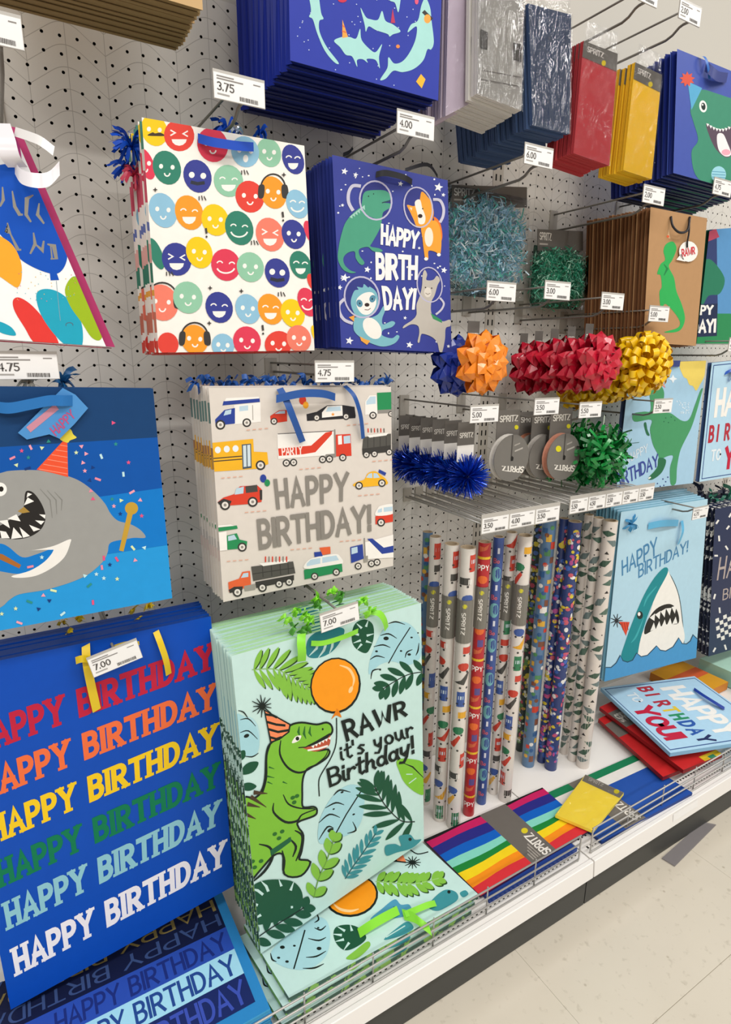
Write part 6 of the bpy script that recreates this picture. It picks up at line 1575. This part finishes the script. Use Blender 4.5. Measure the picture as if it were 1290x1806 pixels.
for x, y, r_ in ((318, 782, 12), (300, 832, 8), (340, 850, 9), (375, 775, 7), (492, 788, 12), (488, 690, 6)): a.ell(x, y, r_, r_ * .7, INK, n=9)
monstera(a, [(560, 720), (575, 685), (630, 675), (680, 690), (715, 730), (700, 760), (650, 790), (610, 795), (575, 765)], DGN, (((560, 720), (600, 725)), ((580, 685), (615, 705)), ((570, 755), (610, 745)), ((610, 795), (635, 760)), ((640, 676), (648, 705))), MINT)
a.blob([(735, 650), (790, 600), (850, 555), (880, 580), (920, 580), (930, 620), (880, 640), (800, 650)], '#4f98b8'); a.blob([(800, 745), (850, 700), (910, 660), (940, 690), (900, 720), (840, 740)], '#3d8f98')
a.line([(810, 735), (900, 680)], 5, MINT); a.line([(790, 655), (850, 590)], 5, INK)
a.blob([(1010, 590), (1040, 545), (1090, 510), (1140, 520), (1150, 555), (1100, 590), (1050, 610)], TEAL); a.ell(1108, 520, 8, 8, INK); a.blob([(1160, 525), (1185, 512), (1200, 530), (1175, 545)], TEAL)
a.blob([(620, 835), (660, 800), (720, 755), (735, 775), (700, 815), (660, 840)], LIME)
for k in range(12):
    an = k * math.tau / 12; a.line([(935, 380), (935 + 40 * math.cos(an), 380 + 30 * math.sin(an))], [7, 3], INK)
a.poly([(818, 362), (890, 345), (905, 378), (830, 375)], '#f28b5c'); a.line([(850, 352), (860, 376)], 7, INK); a.line([(818, 370), (905, 380)], 6, INK)
a.line([(925, 320), (960, 340), (1010, 330)], 5, INK, smooth=True)
a.build('printed_artwork', t)
q3 = lambda x, y, d: PZ(ZL + d).at(380 + x / 2.6875, 1380 + y / 2.6875)
for pts, w, wd in (([(680, 715, .002), (740, 675, .016), (800, 640, .018), (868, 605, .006)], .018, (.2, 1, .2)), ([(890, 625, .006), (940, 640, .014), (980, 670, .016), (1020, 700, .006)], .02, (.3, 1, .4)), ([(900, 625, .01), (960, 600, .02), (1010, 580, .016), (1045, 572, .006)], .012, (.2, 1, .3))):
    mb = MB(); mb.strip(catmull([q3(*p) for p in pts], 5, False), Vector(wd), w, NEON); mb.build('ribbon_handle', t, label='neon green ribbon handle')
for i in range(1, 3):
    d = dup(t, t.location + Vector((-.012 * i, -.006 * i, -.0125 * i)), (0, 0, .015 * i), 'pale green jungle gift bag lying under the face up one', 'jungle bags lying in a pile', skip=('ribbon_handle',))
mb = MB()
for k, (x0, x1, h, nm) in enumerate(((.215, .42, '#3f6a9c', 0), (.425, .60, '#1f3f8c', 0))):
    mb = MB(); mb.box((x0, -.455, DECK + .0008), (x1, -.32, DECK + .0125), paper(h))
    o = mb.build('body', None, Vector(((x0 + x1) / 2, -.39, DECK + .0008))); o.name = 'tissue_pack'
    tag(o, ('slate blue' if k == 0 else 'navy blue') + ' tissue pack lying under the jungle bags on the shelf', 'tissue paper')
# blue striped birthday bags lying at the corner
ZB = .2
pl = PZ(ZB)
xr = pl.at(470, 1762).x
C4 = [Vector((-.3, -.18, ZB)), Vector((xr, -.18, ZB)), Vector((xr, -.462, ZB)), Vector((-.3, -.462, ZB))]
quad = [pix(p) for p in C4]
t, a = flat_pack('lying_gift_bag', 'blue striped birthday gift bag lying face up under the rainbow lettered bag', 'gift bag', quad, pl, .010, paper('#2f86c4'), paper('#3fa3d8'))
Y0, Y1, Y2, Y3 = (pl.at(*p).y for p in ((417, 1626), (424, 1668), (441, 1711), (461, 1761)))
xb = xr - .018
def band(ya, yb, h): a.poly([pix(Vector((x, y, ZB))) for x, y in ((-.3, ya), (xb, ya), (xb, yb), (-.3, yb))], h)
band(-.18, Y0 - .002, '#141c3e'); band(Y0, Y1, '#2c4fae'); band(Y1, Y2, '#a4dcee'); band(Y2, Y3, '#1c2a62')
def wtext(s, x0, x1, ya, yb, h, w=.16, gap=.2): a.text(s, pix(Vector((x0, ya, ZB))), pix(Vector((x1, ya, ZB))), pix(Vector((x1, yb, ZB))), pix(Vector((x0, yb, ZB))), h, w=w, gap=gap)
dy = Y0 - Y1
xs = pl.at(225, 1800).x
for k, (ya, yb, c) in enumerate(((Y0, Y1, '#1d2f78'), (Y1, Y2, '#274a90'), (Y2, Y3, '#3d52b0'))):
    wtext('HAPPY BIRTHDAY', xs - .105 + .0 * k, xb - .008, ya - .007, yb + .006, c)
for k in range(3):
    yb = Y0 + .008 + k * .036
    a.text('HAPPY BIRTHDAY', *[pix(Vector((x, y, ZB))) for x, y in ((xb - .005, yb), (-.28, yb), (-.28, yb + .028), (xb - .005, yb + .028))], ('#3a4f80', '#8a7a4a', '#40588c')[k], w=.12)
a.build('printed_stripes', t)
for i in range(1, 5): dup(t, t.location + Vector((.003 * (i % 2), .0, -.0124 * i)), (0, 0, 0), 'blue striped birthday gift bag lying under the face up one', 'striped birthday bags lying in a pile')
# rainbow tissue pack
pl = PZ(.1515)
quad = [(748, 1481), (957, 1389), (1043, 1463), (848, 1580)]
Pw = [pl.at(*q) for q in quad]
t, a = flat_pack('tissue_pack', 'rainbow striped tissue pack with grey band lying on the shelf', 'tissue paper', quad, pl, .0055, paper('#c8205f'), paper('#3a1c3c'))
def rq(u, v): p = (Pw[0] * (1 - u) + Pw[1] * u) * (1 - v) + (Pw[3] * (1 - u) + Pw[2] * u) * v; return pix(p)
cols = ['#1c1a1c', '#c3225f', '#2a2b80', '#0f5fbe', '#83d3c0', '#1d8238', '#f3d21e', '#f48f1c', '#d5323a']
vs = [0, .035, .15, .3, .43, .54, .63, .75, .86, 1.0]
for i, c in enumerate(cols):
    top = [rq(u / 10, vs[i] + (.012 * math.sin(u * 1.1 + i) if 0 < i else 0)) for u in range(11)]; bot = [rq(u / 10, vs[i + 1] + (.012 * math.sin(u * 1.1 + i + 1) if i < 8 else 0)) for u in range(10, -1, -1)]
    a.poly(top + bot, c)
a.poly([rq(.44, 0), rq(.66, 0), rq(.66, 1), rq(.44, 1)], '#6b6660')
a.text('SPRITZ', rq(.555, .98), rq(.555, .60), rq(.63, .60), rq(.63, .98), '#e9e3da', w=.2); x, y = rq(.6, .53); a.ell(x, y, 6, 5, '#d8c82a', n=14)
for k in range(4): a.line([rq(.535 - k * .02, .95), rq(.535 - k * .02, .72 + .04 * k)], 2, '#a59e95')
a.build('printed_stripes', t)
# yellow tissue pack on top of it
pl = PZ(.164)
quad = [(1033, 1366), (1101, 1398), (1047, 1465), (980, 1437)]
t, a = flat_pack('tissue_pack', 'yellow tissue pack with grey header lying on the rainbow pack', 'tissue paper', quad, pl, .008, paper('#ffe24c'))
a.poly([(1033, 1366), (1101, 1398), (1094, 1408), (1027, 1377)], '#7d766c'); a.ell(1088, 1396, 5, 4, '#d8c82a', n=12); a.text('SPRITZ', (1040, 1371), (1066, 1383), (1063, 1388), (1037, 1376), '#b5aea4', w=.18)
a.build('printed_label', t)
mb = MB(); P = [PZ(.1655).at(*q) for q in quad]; mb.face([P[0], P[3], P[2], P[1]], clear_film('tissue_sleeve', alpha=0, rough=.1, bump=.5, scale=26)); mb.build('clear_sleeve', t)
# striped blue tissue packs to its right
pl = PZ(.1455)
quad = [(962, 1400), (1118, 1332), (1222, 1398), (1062, 1484)]
Pw2 = [pl.at(*q) for q in quad]
t, a = flat_pack('tissue_pack', 'blue, white and green striped tissue pack lying beside the rainbow pack', 'tissue paper', quad, pl, .0085, paper('#2450a4'), paper('#1c3c80'))
def sq(u, v): p = (Pw2[0] * (1 - u) + Pw2[1] * u) * (1 - v) + (Pw2[3] * (1 - u) + Pw2[2] * u) * v; return pix(p)
a.poly([sq(0, 0), sq(1, 0), sq(1, .13), sq(0, .13)], '#1c7a50'); a.poly([sq(0, .13), sq(1, .13), sq(1, .3), sq(0, .3)], '#e3dfd8')
a.poly([sq(.24, 0), sq(.46, 0), sq(.46, 1), sq(.24, 1)], '#77716a'); a.text('SPRITZ', sq(.36, .97), sq(.36, .62), sq(.44, .62), sq(.44, .97), '#e9e3da', w=.2)
a.build('printed_stripes', t)
mb = MB(); mb.box((.668, -.458, DECK + .0008), (.945, -.28, .1454), paper('#23418c'))
o = mb.build('tissue_pack', None, Vector((.8, -.37, DECK + .0008))); tag(o, 'navy blue tissue pack lying under the rainbow striped pack', 'tissue paper')
# red tissue packs under the lying pale blue bag
for k, (qd, z, lb) in enumerate((([(1056, 1268), (1108, 1242), (1252, 1338), (1170, 1370)], .165, 'red tissue pack with turned corner lying lower in the pile'), ([(1058, 1247), (1112, 1222), (1275, 1330), (1206, 1358)], .186, 'red tissue pack with grey band lying under the pale blue bag'))):
    pl = PZ(z); t, a = flat_pack('tissue_pack', lb, 'tissue paper', qd, pl, .012, paper('#cb2b2c'), paper('#8c1c20'))
    def rr(u, v): return ((qd[0][0] * (1 - u) + qd[3][0] * u) * (1 - v) + (qd[1][0] * (1 - u) + qd[2][0] * u) * v, (qd[0][1] * (1 - u) + qd[3][1] * u) * (1 - v) + (qd[1][1] * (1 - u) + qd[2][1] * u) * v)
    a.poly([rr(.1, 0), rr(.32, 0), rr(.32, 1), rr(.1, 1)], '#746e67')
    if k: a.text('SPRITZ', rr(.14, .05), rr(.14, .5), rr(.26, .5), rr(.26, .05), '#cfc8be', w=.2)
    a.build('printed_label', t); a.mb = MB(); a.poly([rr(.93, .55), rr(1, .55), rr(1, 1), rr(.93, 1)], '#e6c02c'); a.poly([rr(.96, .7), rr(1, .7), rr(1, .85), rr(.96, .85)], '#3f8f6a')
    a.build('printed_corner', t)
# pale blue birthday to you bag lying on the pile
ZY = .222
pl = PZ(ZY); A = pl.at(1060, 1213); B = pl.at(1183, 1328); E = pl.at(1300, 1310)
ud = (E - B).normalized(); hgt = .36
quad = [pix(A + ud * hgt), pix(B + ud * hgt), (1183, 1328), (1060, 1213)]
t, a = flat_pack('lying_gift_bag', 'pale blue birthday to you gift bag lying on the red tissue packs', 'gift bag', quad, pl, .012, paper('#b2d6ec'), paper('#86b4d2'))
tl, tr, br, bl = A + ud * hgt, B + ud * hgt, B, A
to_you(a, lambda u, v: pix((tl * (1 - u) + tr * u) * (1 - v) + (bl * (1 - u) + br * u) * v))
a.build('printed_lettering', t)
mb = MB(); q3 = lambda x, y, d: PZ(ZY + d).at(960 + x / 3.909, 1160 + y / 3.909)
mb.strip(catmull([q3(1035, 215, .004), q3(1100, 260, .012), q3(1180, 310, .012), q3(1245, 350, .004)], 5, False), Vector((1, .5, 0)), .02, mat('#1f3f9c', .4, .5, 0, 'satin')); mb.build('ribbon_handle', t, label='royal blue ribbon handle')
# mint bag and orange pack further along the shelf
C4 = [Vector((2.0, -.12, .2)), Vector((2.36, -.12, .2)), Vector((2.36, -.44, .2)), Vector((2.0, -.44, .2))]
t, a = flat_pack('lying_gift_bag', 'plain mint green gift bag lying at the far end of the shelf', 'gift bag', [pix(p) for p in C4], PZ(.2), .06, paper('#b4dcca'), paper('#9cc8b6'))
C4 = [Vector((1.8, -.06, .17)), Vector((1.98, -.06, .17)), Vector((1.98, -.24, .17)), Vector((1.8, -.24, .17))]
t, a = flat_pack('tissue_pack', 'orange and yellow tissue pack lying beside the mint green bag', 'tissue paper', [pix(p) for p in C4], PZ(.17), .03, paper('#e0a02c'), paper('#c87a2a'))
a.poly([pix(Vector(p)) for p in ((1.8, -.12, .17), (1.98, -.12, .17), (1.98, -.17, .17), (1.8, -.17, .17))], '#d8643a'); a.build('printed_stripes', t)
def ticket_plastic():
    m = bpy.data.materials.new('ticket_plastic'); m.use_nodes = True
    b = m.node_tree.nodes['Principled BSDF']; b.inputs['Base Color'].default_value = lin('#8f8a8c'); b.inputs['Roughness'].default_value = .2; b.inputs['Alpha'].default_value = .55
    return m
# clear ticket cover fallen on the floor
pl = PZ(.004)
quad = [(1168, 1513), (1191, 1527), (1264, 1454), (1240, 1449)]
t, a = flat_pack('ticket_cover', 'clear grey plastic ticket cover lying on the floor by the kick plate', 'plastic cover', quad, pl, .003, ticket_plastic())
# faint price label on the shelf lip
P = [Plane(-.501).at(*q) for q in ((1193, 1408), (1236, 1384), (1238, 1397), (1195, 1421))]
x0, x1 = P[0].x, P[1].x
mb = MB(); mb.mesh([(x0, -.5032, .112), (x1, -.5032, .112), (x1, -.5012, .134), (x0, -.5012, .134)], [(0, 1, 2, 3)], M_TAG)
o = mb.build('lip_label'); tag(o, 'small white price label on the front lip of the shelf', 'label')
